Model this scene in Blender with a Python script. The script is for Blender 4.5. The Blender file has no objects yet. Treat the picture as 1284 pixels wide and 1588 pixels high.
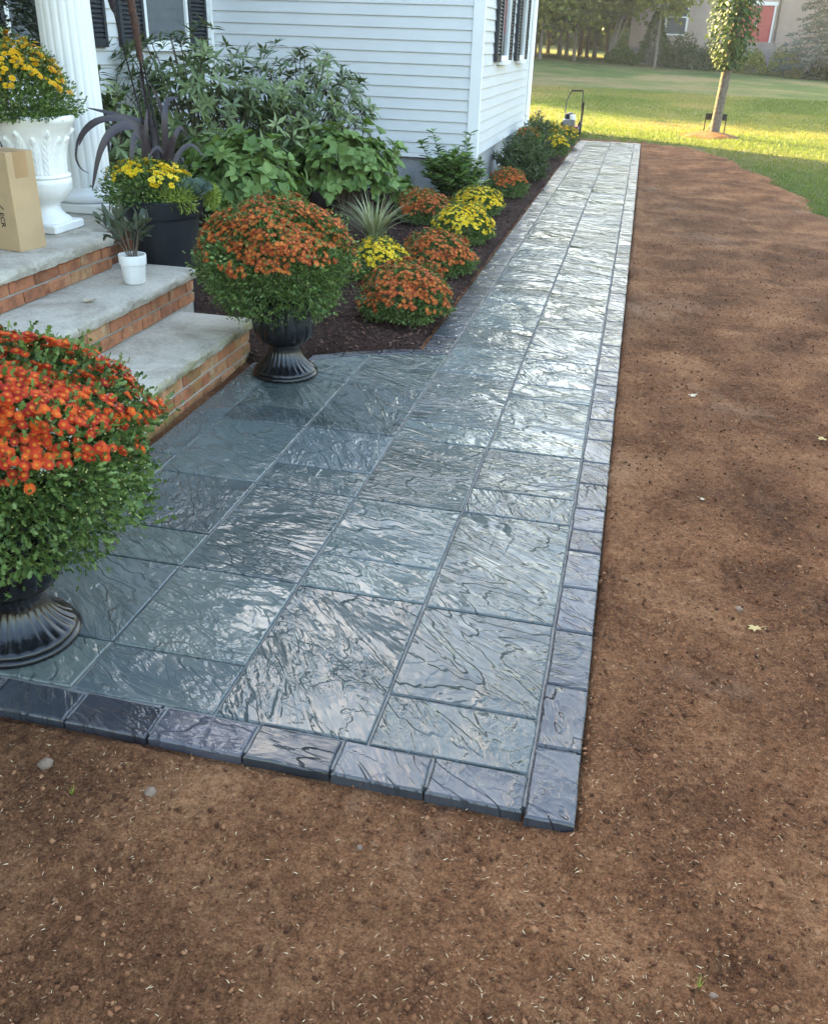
import bpy, math, random
import numpy as np
from mathutils import Matrix, Vector

random.seed(7)
rng = np.random.default_rng(7)
PI = math.pi
sc = bpy.context.scene
COL = sc.collection

# ------------------------------------------------------------------ camera
cam_d = bpy.data.cameras.new('camera')
cam = bpy.data.objects.new('camera', cam_d)
COL.objects.link(cam)
cam_d.sensor_fit = 'VERTICAL'
cam_d.sensor_height = 24.0
cam_d.lens = 24.0 * 1400 / 1588
cam_d.clip_end = 1500
Rm = Matrix(((0.97358970, -0.13208146, 0.18621918),
             (0.22619621, 0.44744823, -0.86523139),
             (0.03095759, 0.88450244, 0.46550732)))
cam.matrix_world = Matrix.Translation((0, 0, 1.6)) @ Rm.to_4x4()
sc.camera = cam

# ------------------------------------------------------------------ sky, sun, exposure
SUN_EL = math.radians(24.0)
SUN_AZ = math.atan2(-0.80, 0.60)          # measured from +Y towards +X (negative: to the left)
world = bpy.data.worlds.new('World')
sc.world = world
world.use_nodes = True
wn = world.node_tree
bg = wn.nodes['Background']
sky = wn.nodes.new('ShaderNodeTexSky')
sky.sky_type = 'NISHITA'
sky.sun_disc = False
sky.sun_elevation = SUN_EL
sky.sun_rotation = SUN_AZ
sky.air_density = 1.5
sky.dust_density = 5.0
sky.ozone_density = 1.3
wn.links.new(sky.outputs[0], bg.inputs[0])
bg.inputs[1].default_value = 0.15
sun_d = bpy.data.lights.new('sun', 'SUN')
sun_d.energy = 5.0
sun_d.angle = math.radians(0.5)
sun_d.color = (1.0, 0.77, 0.24)
sun = bpy.data.objects.new('sun', sun_d)
COL.objects.link(sun)
sdir = Vector((math.sin(SUN_AZ) * math.cos(SUN_EL), math.cos(SUN_AZ) * math.cos(SUN_EL), math.sin(SUN_EL)))
sun.rotation_euler = sdir.to_track_quat('Z', 'Y').to_euler()
sun.location = (-20, 15, 20)
vs = sc.view_settings
vs.view_transform = 'Standard'
vs.look = 'None'
vs.exposure = 3.05
vs.gamma = 1.0
vs.use_curve_mapping = False
sc.render.engine = 'CYCLES'
cy = sc.cycles
cy.use_denoising = True
cy.max_bounces = 6
cy.diffuse_bounces = 3
cy.glossy_bounces = 3
cy.transmission_bounces = 4
cy.transparent_max_bounces = 6
cy.sample_clamp_indirect = 6.0
cy.caustics_reflective = False
cy.caustics_refractive = False

# ------------------------------------------------------------------ helpers
def tag(o, label=None, cat=None, group=None, kind=None):
    if label: o['label'] = label
    if cat: o['category'] = cat
    if group: o['group'] = group
    if kind: o['kind'] = kind
    return o

def empty(name, loc=(0, 0, 0), rz=0.0):
    o = bpy.data.objects.new(name, None)
    COL.objects.link(o)
    o.location = loc
    o.rotation_euler = (0, 0, rz)
    o.empty_display_size = 0.1
    return o

def link(name, me, parent=None, loc=None, rz=None):
    o = bpy.data.objects.new(name, me)
    COL.objects.link(o)
    if parent: o.parent = parent
    if loc is not None: o.location = loc
    if rz is not None: o.rotation_euler = (0, 0, rz)
    return o

def mesh_np(name, V, F, mat, attrs=None, smooth=False):
    V = np.asarray(V, dtype=np.float32)
    F = np.asarray(F, dtype=np.int32)
    me = bpy.data.meshes.new(name)
    n, k = F.shape
    me.vertices.add(len(V))
    me.vertices.foreach_set('co', V.ravel())
    me.loops.add(n * k)
    me.loops.foreach_set('vertex_index', F.ravel())
    me.polygons.add(n)
    me.polygons.foreach_set('loop_start', np.arange(0, n * k, k, dtype=np.int32))
    if smooth:
        me.polygons.foreach_set('use_smooth', np.ones(n, dtype=bool))
    me.update(calc_edges=True)
    if attrs:
        for a, vals in attrs.items():
            at = me.attributes.new(a, 'FLOAT', 'POINT')
            at.data.foreach_set('value', np.asarray(vals, dtype=np.float32))
    if mat: me.materials.append(mat)
    return me

class MB:
    """collects polygons for one mesh"""
    def __init__(self): self.v = []; self.f = []
    def add(self, vs_, fs_):
        o = len(self.v)
        self.v += [tuple(p) for p in vs_]
        self.f += [tuple(i + o for i in f) for f in fs_]
        return self
    def box(self, x0, x1, y0, y1, z0, z1):
        return self.add([(x0,y0,z0),(x1,y0,z0),(x1,y1,z0),(x0,y1,z0),(x0,y0,z1),(x1,y0,z1),(x1,y1,z1),(x0,y1,z1)],
                        [(0,3,2,1),(4,5,6,7),(0,1,5,4),(1,2,6,5),(2,3,7,6),(3,0,4,7)])
    def cbox(self, c, sx, sy, sz, ch=0.006):
        # box with chamfered edges along all sides (top and verticals)
        x, y, z = c; hx, hy = sx / 2, sy / 2
        def ring(ix, zz):
            a, b = hx - ix, hy - ix
            return [(x-a+ch,y-b,zz),(x+a-ch,y-b,zz),(x+a,y-b+ch,zz),(x+a,y+b-ch,zz),(x+a-ch,y+b,zz),(x-a+ch,y+b,zz),(x-a,y+b-ch,zz),(x-a,y-b+ch,zz)]
        vs_ = ring(ch, z) + ring(0, z + ch) + ring(0, z + sz - ch) + ring(ch, z + sz)
        fs_ = [tuple(reversed(range(8))), tuple(range(24, 32))]
        for r in range(3):
            for i in range(8):
                j = (i + 1) % 8
                fs_.append((r*8+i, r*8+j, r*8+8+j, r*8+8+i))
        return self.add(vs_, fs_)
    def tube(self, pts, rad, n=8, cap=True):
        pts = [Vector(p) for p in pts]
        if not hasattr(rad, '__len__'): rad = [rad] * len(pts)
        vs_, fs_ = [], []
        up = Vector((0.13, 0.31, 0.94))
        for i, p in enumerate(pts):
            t = (pts[min(i+1, len(pts)-1)] - pts[max(i-1, 0)]).normalized()
            a = t.cross(up)
            if a.length < 1e-3: a = t.cross(Vector((1, 0, 0)))
            a.normalize(); b = t.cross(a)
            for j in range(n):
                q = 2 * PI * j / n
                vs_.append(p + (a * math.cos(q) + b * math.sin(q)) * rad[i])
        for i in range(len(pts) - 1):
            for j in range(n):
                k = (j + 1) % n
                fs_.append((i*n+j, i*n+k, i*n+n+k, i*n+n+j))
        if cap:
            fs_.append(tuple(range(n))); fs_.append(tuple(reversed(range((len(pts)-1)*n, len(pts)*n))))
        return self.add(vs_, fs_)
    def lathe(self, prof, n=48, c=(0, 0, 0), mod=None, cap=True):
        vs_, fs_ = [], []
        for i, (r, z) in enumerate(prof):
            for j in range(n):
                q = 2 * PI * j / n
                rr = r * (mod(q, i, z) if mod else 1.0)
                vs_.append((c[0] + rr * math.cos(q), c[1] + rr * math.sin(q), c[2] + z))
        for i in range(len(prof) - 1):
            for j in range(n):
                k = (j + 1) % n
                fs_.append((i*n+j, i*n+k, i*n+n+k, i*n+n+j))
        if cap:
            fs_.append(tuple(reversed(range(n)))); fs_.append(tuple(range((len(prof)-1)*n, len(prof)*n)))
        return self.add(vs_, fs_)
    def mesh(self, name, mat, smooth=False):
        me = bpy.data.meshes.new(name)
        me.from_pydata(self.v, [], self.f)
        me.update()
        if mat: me.materials.append(mat)
        if smooth:
            me.polygons.foreach_set('use_smooth', np.ones(len(me.polygons), dtype=bool))
        return me
    def obj(self, name, mat, parent=None, smooth=False, loc=None, rz=None, auto=None):
        me = self.mesh(name, mat, smooth)
        if auto is not None:
            me.polygons.foreach_set('use_smooth', np.ones(len(me.polygons), dtype=bool))
            me.set_sharp_from_angle(angle=math.radians(auto))
        return link(name, me, parent, loc, rz)

_tab = rng.random((256, 256))
def vnoise(x, y, s=0):
    x = np.asarray(x, dtype=np.float64) + s * 17.31; y = np.asarray(y, dtype=np.float64) + s * 5.77
    xi = np.floor(x).astype(int); yi = np.floor(y).astype(int)
    fx = x - xi; fy = y - yi
    fx = fx * fx * (3 - 2 * fx); fy = fy * fy * (3 - 2 * fy)
    g = lambda a, b: _tab[a & 255, b & 255]
    return (g(xi, yi) * (1-fx) * (1-fy) + g(xi+1, yi) * fx * (1-fy) + g(xi, yi+1) * (1-fx) * fy + g(xi+1, yi+1) * fx * fy)
def fbm(x, y, s=0, o=4):
    t = 0; a = 0.5
    for i in range(o):
        t = t + a * (vnoise(x * 2**i, y * 2**i, s + i) - 0.5); a *= 0.5
    return t

# ------------------------------------------------------------------ materials
def new_mat(name):
    m = bpy.data.materials.new(name); m.use_nodes = True
    nt = m.node_tree
    return m, nt, nt.nodes['Principled BSDF']
def N(nt, t, **kw):
    n = nt.nodes.new(t)
    for k, v in kw.items():
        if k.startswith('i_'):
            key = k[2:]
            key = int(key) if key.isdigit() else key.replace('_', ' ')
            n.inputs[key].default_value = v
        else: setattr(n, k, v)
    return n
def ramp(nt, stops, interp='LINEAR'):
    r = nt.nodes.new('ShaderNodeValToRGB'); cr = r.color_ramp; cr.interpolation = interp
    while len(cr.elements) < len(stops): cr.elements.new(0.5)
    for e, (p, c) in zip(cr.elements, stops):
        e.position = p; e.color = (*c, 1) if len(c) == 3 else c
    return r
def math_n(nt, op, a, b=None, c=None):
    n = nt.nodes.new('ShaderNodeMath'); n.operation = op
    for i, v in enumerate((a, b, c)):
        if v is None: continue
        if isinstance(v, (int, float)): n.inputs[i].default_value = v
        else: nt.links.new(v, n.inputs[i])
    return n.outputs[0]
def mixc(nt, fac, a, b, mode='MIX'):
    n = nt.nodes.new('ShaderNodeMix'); n.data_type = 'RGBA'; n.blend_type = mode
    for s, v in ((0, fac), (6, a), (7, b)):
        if isinstance(v, (int, float)): n.inputs[s].default_value = v
        elif isinstance(v, tuple): n.inputs[s].default_value = (*v, 1)
        else: nt.links.new(v, n.inputs[s])
    return n.outputs[2]
def posn(nt): return nt.nodes.new('ShaderNodeNewGeometry').outputs['Position']
def tcobj(nt): return nt.nodes.new('ShaderNodeTexCoord').outputs['Object']
def noise(nt, vec, scale, detail=4, rough=0.55, dist=0.0):
    n = N(nt, 'ShaderNodeTexNoise', i_Scale=scale, i_Detail=detail, i_Roughness=rough, i_Distortion=dist)
    nt.links.new(vec, n.inputs['Vector'])
    return n.outputs['Fac']
def mapping(nt, vec, scale=(1, 1, 1), rot=(0, 0, 0), loc=(0, 0, 0)):
    n = N(nt, 'ShaderNodeMapping'); n.inputs['Scale'].default_value = scale; n.inputs['Rotation'].default_value = rot; n.inputs['Location'].default_value = loc
    nt.links.new(vec, n.inputs['Vector']); return n.outputs[0]
def bump(nt, h, dist, strength=1.0):
    n = N(nt, 'ShaderNodeBump', i_Strength=strength, i_Distance=dist)
    nt.links.new(h, n.inputs['Height']); return n.outputs[0]

def plain(name, col, rough=0.6, var=0.25, scale=12, bumpd=0.0, bscale=60, spec=0.5, metal=0.0, objspace=False):
    m, nt, b = new_mat(name)
    p = tcobj(nt) if objspace else posn(nt)
    f = noise(nt, p, scale, 5, 0.6)
    r = ramp(nt, [(0.25, tuple(c * (1 - var) for c in col)), (0.75, tuple(min(1, c * (1 + var)) for c in col))])
    nt.links.new(f, r.inputs[0]); nt.links.new(r.outputs[0], b.inputs['Base Color'])
    b.inputs['Roughness'].default_value = rough
    b.inputs['Specular IOR Level'].default_value = spec
    b.inputs['Metallic'].default_value = metal
    if bumpd:
        nt.links.new(bump(nt, noise(nt, p, bscale, 4, 0.6), bumpd), b.inputs['Normal'])
    return m

def foliage(name, cols, trans=0.3, rough=0.5, spec=0.35):
    """cols: ramp stops over the per-leaf random attribute"""
    m, nt, b = new_mat(name)
    at = N(nt, 'ShaderNodeAttribute', attribute_name='rnd')
    oi = N(nt, 'ShaderNodeObjectInfo')
    f = math_n(nt, 'FRACT', math_n(nt, 'ADD', at.outputs['Fac'], math_n(nt, 'MULTIPLY', oi.outputs['Random'], 0.25)))
    n = len(cols)
    r = ramp(nt, [(i / max(1, n - 1), c) for i, c in enumerate(cols)])
    nt.links.new(f, r.inputs[0])
    nt.links.new(r.outputs[0], b.inputs['Base Color'])
    b.inputs['Roughness'].default_value = rough
    b.inputs['Specular IOR Level'].default_value = spec
    tr = N(nt, 'ShaderNodeBsdfTranslucent')
    tc = mixc(nt, 1.0, r.outputs[0], (1.0, 1.0, 0.5), 'MULTIPLY')
    nt.links.new(tc, tr.inputs['Color'])
    mx = N(nt, 'ShaderNodeMixShader'); mx.inputs[0].default_value = trans
    nt.links.new(b.outputs[0], mx.inputs[1]); nt.links.new(tr.outputs[0], mx.inputs[2])
    nt.links.new(mx.outputs[0], nt.nodes['Material Output'].inputs['Surface'])
    return m

def petal_mat(name, cols, centre):
    m, nt, b = new_mat(name)
    at = N(nt, 'ShaderNodeAttribute', attribute_name='rnd')
    ra = N(nt, 'ShaderNodeAttribute', attribute_name='rad')
    oi = N(nt, 'ShaderNodeObjectInfo')
    f = math_n(nt, 'FRACT', math_n(nt, 'ADD', at.outputs['Fac'], math_n(nt, 'MULTIPLY', oi.outputs['Random'], 0.98)))
    r = ramp(nt, [(i / (len(cols) - 1), c) for i, c in enumerate(cols)])
    nt.links.new(f, r.inputs[0])
    rr = ramp(nt, [(0.1, (0, 0, 0)), (0.42, (1, 1, 1))]); nt.links.new(ra.outputs['Fac'], rr.inputs[0])
    c = mixc(nt, rr.outputs[0], centre, r.outputs[0])
    nt.links.new(c, b.inputs['Base Color'])
    b.inputs['Roughness'].default_value = 0.6
    b.inputs['Specular IOR Level'].default_value = 0.25
    tr = N(nt, 'ShaderNodeBsdfTranslucent'); nt.links.new(c, tr.inputs['Color'])
    mx = N(nt, 'ShaderNodeMixShader'); mx.inputs[0].default_value = 0.3
    nt.links.new(b.outputs[0], mx.inputs[1]); nt.links.new(tr.outputs[0], mx.inputs[2])
    nt.links.new(mx.outputs[0], nt.nodes['Material Output'].inputs['Surface'])
    return m

def slate_mat(name, cols, terr=0.027, fine=1.0, rmin=0.07, rmax=0.17):
    """sealed stamped slate: terraced ridges, fine cleft grain, smooth wet hollows"""
    m, nt, b = new_mat(name)
    L = nt.links
    oi = N(nt, 'ShaderNodeObjectInfo')
    P = posn(nt)
    off = N(nt, 'ShaderNodeCombineXYZ')
    L.new(math_n(nt, 'MULTIPLY', oi.outputs['Random'], 37.0), off.inputs[0])
    L.new(math_n(nt, 'MULTIPLY', oi.outputs['Random'], 91.0), off.inputs[1])
    vr = N(nt, 'ShaderNodeVectorRotate', rotation_type='Z_AXIS')
    L.new(P, vr.inputs['Vector'])
    L.new(math_n(nt, 'MULTIPLY_ADD', oi.outputs['Random'], 1.0, 0.1), vr.inputs['Angle'])
    va = N(nt, 'ShaderNodeVectorMath', operation='ADD')
    L.new(vr.outputs[0], va.inputs[0]); L.new(off.outputs[0], va.inputs[1])
    p = va.outputs[0]
    # terraces
    t = noise(nt, mapping(nt, p, (1.9, 4.6, 1)), 1.0, 5, 0.5, 0.7)
    t7 = math_n(nt, 'MULTIPLY', t, 11.0)
    fl = math_n(nt, 'FLOOR', t7); fr = math_n(nt, 'FRACT', t7)
    mr = N(nt, 'ShaderNodeMapRange', interpolation_type='SMOOTHSTEP'); L.new(fr, mr.inputs[0])
    mr.inputs[1].default_value = 0.80; mr.inputs[2].default_value = 1.0
    te = math_n(nt, 'DIVIDE', math_n(nt, 'ADD', fl, math_n(nt, 'ADD', mr.outputs[0], math_n(nt, 'MULTIPLY', fr, 0.04))), 11.0)
    # tilted cleft plates: a gentle rise that breaks off in a scarp
    sn = noise(nt, mapping(nt, p, (1.6, 4.2, 1), (0, 0, .12), (3.1, 7.7, 0)), 1.0, 4, 0.52, 0.5)
    sf = math_n(nt, 'FRACT', math_n(nt, 'MULTIPLY', sn, 9.0))
    sr = N(nt, 'ShaderNodeMapRange', interpolation_type='SMOOTHSTEP'); L.new(sf, sr.inputs[0])
    sr.inputs[1].default_value = 0.80; sr.inputs[2].default_value = 1.0
    saw = math_n(nt, 'SUBTRACT', sf, sr.outputs[0])
    # cleft grain
    g1 = noise(nt, mapping(nt, p, (9, 26, 1)), 1.0, 3, 0.5, 0.8)
    g2 = noise(nt, p, 42, 3, 0.6, 0.3)
    rn = noise(nt, mapping(nt, p, (4.5, 12, 1), (0, 0, .25)), 1.0, 4, 0.55, 0.8)
    rid = math_n(nt, 'POWER', math_n(nt, 'SUBTRACT', 1.0, math_n(nt, 'ABSOLUTE', math_n(nt, 'MULTIPLY_ADD', rn, 2.0, -1.0))), 9.0)
    mask = ramp(nt, [(0.42, (0.12,)*3), (0.58, (1, 1, 1))]); L.new(noise(nt, p, 3.1, 2, 0.5, 0.4), mask.inputs[0])
    gr = math_n(nt, 'MULTIPLY', math_n(nt, 'ADD', math_n(nt, 'ADD', math_n(nt, 'MULTIPLY', g1, 0.18), math_n(nt, 'MULTIPLY', rid, 0.09)), math_n(nt, 'ADD', math_n(nt, 'MULTIPLY', g2, 0.075), math_n(nt, 'MULTIPLY', noise(nt, p, 95, 2, 0.5), 0.03))), mask.outputs[0])
    h = math_n(nt, 'ADD', math_n(nt, 'ADD', math_n(nt, 'MULTIPLY', te, 0.55), math_n(nt, 'MULTIPLY', saw, 0.16)), math_n(nt, 'MULTIPLY', gr, fine))
    L.new(bump(nt, h, terr), b.inputs['Normal'])
    # colour of the stone
    c = ramp(nt, [(0.28, cols[0]), (0.5, cols[1]), (0.72, cols[2])])
    L.new(noise(nt, p, 2.4, 5, 0.6, 0.5), c.inputs[0])
    hv = N(nt, 'ShaderNodeHueSaturation')
    L.new(math_n(nt, 'MULTIPLY_ADD', math_n(nt, 'FRACT', math_n(nt, 'MULTIPLY', oi.outputs['Random'], 7.3)), 0.65, 0.62), hv.inputs['Value'])
    L.new(math_n(nt, 'MULTIPLY_ADD', math_n(nt, 'FRACT', math_n(nt, 'MULTIPLY', oi.outputs['Random'], 13.7)), 0.09, 0.455), hv.inputs['Hue'])
    L.new(c.outputs[0], hv.inputs['Color'])
    edge = ramp(nt, [(0.0, (0.72,)*3), (0.5, (1.0,)*3)]); L.new(noise(nt, p, 30, 4, 0.6), edge.inputs[0])
    L.new(mixc(nt, 0.8, hv.outputs[0], edge.outputs[0], 'MULTIPLY'), b.inputs['Base Color'])
    rr = N(nt, 'ShaderNodeMapRange'); L.new(noise(nt, p, 6, 3, 0.6), rr.inputs[0])
    rr.inputs[1].default_value = 0.3; rr.inputs[2].default_value = 0.7; rr.inputs[3].default_value = rmin; rr.inputs[4].default_value = rmax
    L.new(rr.outputs[0], b.inputs['Roughness'])
    b.inputs['IOR'].default_value = 1.5
    b.inputs['Specular IOR Level'].default_value = 0.56
    return m

M = {}
M['slab'] = slate_mat('sealed_slate', [(0.048, 0.062, 0.060), (0.072, 0.090, 0.089), (0.098, 0.108, 0.098)])
M['border'] = slate_mat('border_slate', [(0.030, 0.031, 0.038), (0.048, 0.049, 0.058), (0.070, 0.069, 0.078)], terr=0.027, fine=0.9, rmin=0.12, rmax=0.28)
M['grout'] = plain('grout', (0.17, 0.16, 0.148), 0.75, 0.4, 20, 0.004, 120)
M['white_paint'] = plain('white_paint', (0.80, 0.80, 0.79), 0.45, 0.03, 3)
M['white_stone'] = plain('painted_urn', (0.78, 0.77, 0.74), 0.5, 0.06, 9, 0.002, 40)
M['siding'] = plain('vinyl_siding', (0.63, 0.635, 0.64), 0.42, 0.04, 2, 0.0012, 50)
M['concrete'] = plain('foundation_concrete', (0.33, 0.33, 0.33), 0.85, 0.3, 3.5, 0.006, 30)
M['black_plastic'] = plain('black_plastic', (0.012, 0.012, 0.014), 0.32, 0.2, 8, 0.0008, 70)
M['urn_black'] = plain('gloss_black_resin', (0.006, 0.006, 0.007), 0.16, 0.25, 8, 0.001, 45)
M['pot_black'] = plain('matt_black_pot', (0.010, 0.012, 0.017), 0.5, 0.25, 5, 0.001, 45)
M['shutter'] = plain('shutter_black', (0.022, 0.023, 0.028), 0.5, 0.2, 8)
M['glass'] = plain('window_glass', (0.10, 0.11, 0.12), 0.05, 0.2, 3)
M['curtain'] = plain('window_curtain', (0.42, 0.44, 0.46), 0.9, 0.1, 8)
M['mortar'] = plain('mortar', (0.34, 0.32, 0.29), 0.9, 0.25, 25, 0.004, 150)
def stone_mat():
    m, nt, b = new_mat('tread_limestone'); p = posn(nt)
    r = ramp(nt, [(0.30, (0.27, 0.235, 0.19)), (0.5, (0.44, 0.40, 0.335)), (0.70, (0.54, 0.50, 0.43))])
    f = math_n(nt, 'ADD', math_n(nt, 'MULTIPLY', noise(nt, p, 3.2, 6, 0.65, 0.5), 0.6), math_n(nt, 'MULTIPLY', noise(nt, p, 60, 4, 0.7), 0.4))
    nt.links.new(f, r.inputs[0])
    z = N(nt, 'ShaderNodeSeparateXYZ'); nt.links.new(p, z.inputs[0])
    low = N(nt, 'ShaderNodeMapRange'); nt.links.new(z.outputs[2], low.inputs[0])
    low.inputs[1].default_value = 0.206; low.inputs[2].default_value = 0.19; low.inputs[3].default_value = 0.0; low.inputs[4].default_value = 1.0
    mo = ramp(nt, [(0.38, (0, 0, 0)), (0.62, (0.8,)*3)]); nt.links.new(noise(nt, p, 6, 4, 0.6, 0.4), mo.inputs[0])
    c = mixc(nt, math_n(nt, 'MULTIPLY', low.outputs[0], mo.outputs[0]), r.outputs[0], (0.26, 0.24, 0.085))
    st = ramp(nt, [(0.50, (1, 1, 1)), (0.68, (0.55, 0.53, 0.48))]); nt.links.new(noise(nt, p, 1.7, 6, 0.7, 1.0), st.inputs[0])
    nt.links.new(mixc(nt, 1.0, c, st.outputs[0], 'MULTIPLY'), b.inputs['Base Color']); b.inputs['Roughness'].default_value = 0.85
    nt.links.new(bump(nt, noise(nt, p, 38, 6, 0.7), 0.008), b.inputs['Normal'])
    return m
M['limestone'] = stone_mat()
M['cardboard'] = plain('cardboard', (0.44, 0.30, 0.165), 0.75, 0.10, 6, 0.001, 90)
M['tape'] = plain('packing_tape', (0.36, 0.22, 0.11), 0.35, 0.12, 9)
M['ink'] = plain('box_ink', (0.035, 0.025, 0.02), 0.8, 0.2, 20)
M['potting'] = plain('potting_soil', (0.03, 0.022, 0.016), 0.95, 0.5, 40, 0.01, 90)
M['bark'] = plain('tree_bark', (0.17, 0.135, 0.105), 0.9, 0.5, 18, 0.04, 26)
M['pale_bark'] = plain('pale_bark', (0.24, 0.20, 0.17), 0.9, 0.35, 10, 0.02, 22)
M['stem'] = plain('green_stem', (0.07, 0.085, 0.035), 0.7, 0.3, 30)
M['twig'] = plain('brown_twig', (0.11, 0.08, 0.055), 0.8, 0.3, 30)
M['roof'] = plain('roof_shingle', (0.10, 0.095, 0.09), 0.9, 0.3, 5, 0.01, 20)
M['steel'] = plain('dull_steel', (0.35, 0.35, 0.36), 0.35, 0.2, 12, metal=0.8)
M['red_paint'] = plain('red_machine_paint', (0.35, 0.05, 0.03), 0.4, 0.2, 9)
M['rubber'] = plain('rubber', (0.02, 0.02, 0.02), 0.8, 0.2, 30)
M['sign_black'] = plain('sign_black', (0.012, 0.011, 0.010), 0.55, 0.2, 12)
M['door_red'] = plain('red_door_paint', (0.42, 0.055, 0.06), 0.45, 0.1, 3)
M['beige'] = plain('beige_siding', (0.40, 0.31, 0.27), 0.7, 0.1, 2)
M['far_stone'] = plain('far_stone', (0.25, 0.215, 0.20), 0.9, 0.3, 2)

def brick_mat():
    m, nt, b = new_mat('clay_brick')
    oi = N(nt, 'ShaderNodeObjectInfo')
    r = ramp(nt, [(0.0, (0.17, 0.058, 0.032)), (0.3, (0.34, 0.125, 0.058)), (0.65, (0.42, 0.175, 0.085)), (1.0, (0.48, 0.30, 0.15))])
    p = posn(nt)
    f = math_n(nt, 'ADD', math_n(nt, 'MULTIPLY', oi.outputs['Random'], 0.65), math_n(nt, 'MULTIPLY', noise(nt, p, 9, 4, 0.6), 0.4))
    nt.links.new(f, r.inputs[0])
    # pale lime smears
    k = ramp(nt, [(0.58, (0, 0, 0)), (0.72, (0.55,)*3)]); nt.links.new(noise(nt, mapping(nt, p, (1, 1, 0.4)), 11, 3, 0.6), k.inputs[0])
    c = mixc(nt, k.outputs[0], r.outputs[0], (0.46, 0.38, 0.22))
    z = N(nt, 'ShaderNodeSeparateXYZ'); nt.links.new(p, z.inputs[0])
    low = N(nt, 'ShaderNodeMapRange'); nt.links.new(z.outputs[2], low.inputs[0])
    low.inputs[1].default_value = 0.21; low.inputs[2].default_value = 0.15; low.inputs[3].default_value = 0.0; low.inputs[4].default_value = 0.75
    mo = ramp(nt, [(0.42, (0, 0, 0)), (0.60, (1,)*3)]); nt.links.new(noise(nt, p, 5, 4, 0.6, 0.4), mo.inputs[0])
    c = mixc(nt, math_n(nt, 'MULTIPLY', low.outputs[0], mo.outputs[0]), c, (0.20, 0.15, 0.045))
    dk = ramp(nt, [(0.35, (0.45,)*3), (0.55, (1, 1, 1))]); nt.links.new(noise(nt, p, 16, 5, 0.7), dk.inputs[0])
    c = mixc(nt, 0.8, c, dk.outputs[0], 'MULTIPLY')
    nt.links.new(c, b.inputs['Base Color']); b.inputs['Roughness'].default_value = 0.85
    nt.links.new(bump(nt, noise(nt, p, 70, 5, 0.65), 0.006), b.inputs['Normal'])
    return m
M['brick'] = brick_mat()

def soil_mat(name, stops, sc1=2.2, bd=0.03, dust=(0.36, 0.235, 0.155)):
    m, nt, b = new_mat(name); p = posn(nt)
    r = ramp(nt, stops)
    f = math_n(nt, 'ADD', math_n(nt, 'MULTIPLY', noise(nt, p, sc1, 4, 0.6, 0.4), 0.34),
               math_n(nt, 'ADD', math_n(nt, 'MULTIPLY', noise(nt, p, 44, 6, 0.85), 0.40), math_n(nt, 'MULTIPLY', noise(nt, p, 170, 3, 0.85), 0.26)))
    nt.links.new(f, r.inputs[0])
    sp = ramp(nt, [(0.32, (0.22,)*3), (0.47, (0.95,)*3), (0.62, (1.1,)*3), (0.70, (1.6, 1.55, 1.45))]); nt.links.new(noise(nt, p, 105, 5, 0.85), sp.inputs[0])
    du = ramp(nt, [(0.56, (0, 0, 0)), (0.74, (.5,)*3)]); nt.links.new(noise(nt, p, 1.25, 5, 0.65, 0.6), du.inputs[0])
    dm = ramp(nt, [(0.34, (0.76,)*3), (0.58, (1.06,)*3)]); nt.links.new(noise(nt, p, 0.9, 5, 0.6, 0.8), dm.inputs[0])
    c2 = mixc(nt, du.outputs[0], mixc(nt, 1.0, r.outputs[0], dm.outputs[0], 'MULTIPLY'), dust)
    nt.links.new(mixc(nt, 1.0, c2, sp.outputs[0], 'MULTIPLY'), b.inputs['Base Color'])
    b.inputs['Roughness'].default_value = 0.95; b.inputs['Specular IOR Level'].default_value = 0.15
    hh = math_n(nt, 'ADD', noise(nt, p, 34, 6, 0.72), math_n(nt, 'MULTIPLY', noise(nt, p, 140, 3, 0.7), 0.35))
    nt.links.new(bump(nt, hh, bd), b.inputs['Normal'])
    return m
M['soil'] = soil_mat('bare_soil', [(0.40, (0.052, 0.021, 0.009)), (0.5, (0.195, 0.086, 0.038)), (0.60, (0.37, 0.19, 0.092))])
M['mulch'] = soil_mat('bark_mulch', [(0.3, (0.018, 0.010, 0.008)), (0.5, (0.050, 0.026, 0.020)), (0.7, (0.095, 0.052, 0.038))], 3.0, 0.04, (0.05, 0.03, 0.022))

def att_mat(name, cols, rough=0.9, spec=0.2):
    m, nt, b = new_mat(name)
    at = N(nt, 'ShaderNodeAttribute', attribute_name='rnd')
    r = ramp(nt, [(i / (len(cols) - 1), c) for i, c in enumerate(cols)])
    nt.links.new(at.outputs['Fac'], r.inputs[0]); nt.links.new(r.outputs[0], b.inputs['Base Color'])
    b.inputs['Roughness'].default_value = rough; b.inputs['Specular IOR Level'].default_value = spec
    return m
M['clod'] = att_mat('soil_clod', [(0.055, 0.022, 0.010), (0.14, 0.060, 0.027), (0.20, 0.090, 0.042), (0.27, 0.135, 0.068)])
M['straw'] = att_mat('straw', [(0.20, 0.12, 0.06), (0.34, 0.23, 0.125), (0.52, 0.41, 0.26)], 0.8)
M['chip'] = att_mat('mulch_chip', [(0.022, 0.012, 0.009), (0.060, 0.030, 0.022), (0.13, 0.070, 0.048)])
M['pebble'] = plain('pebble', (0.17, 0.115, 0.078), 0.8, 0.3, 30, 0.003, 60)

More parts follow.
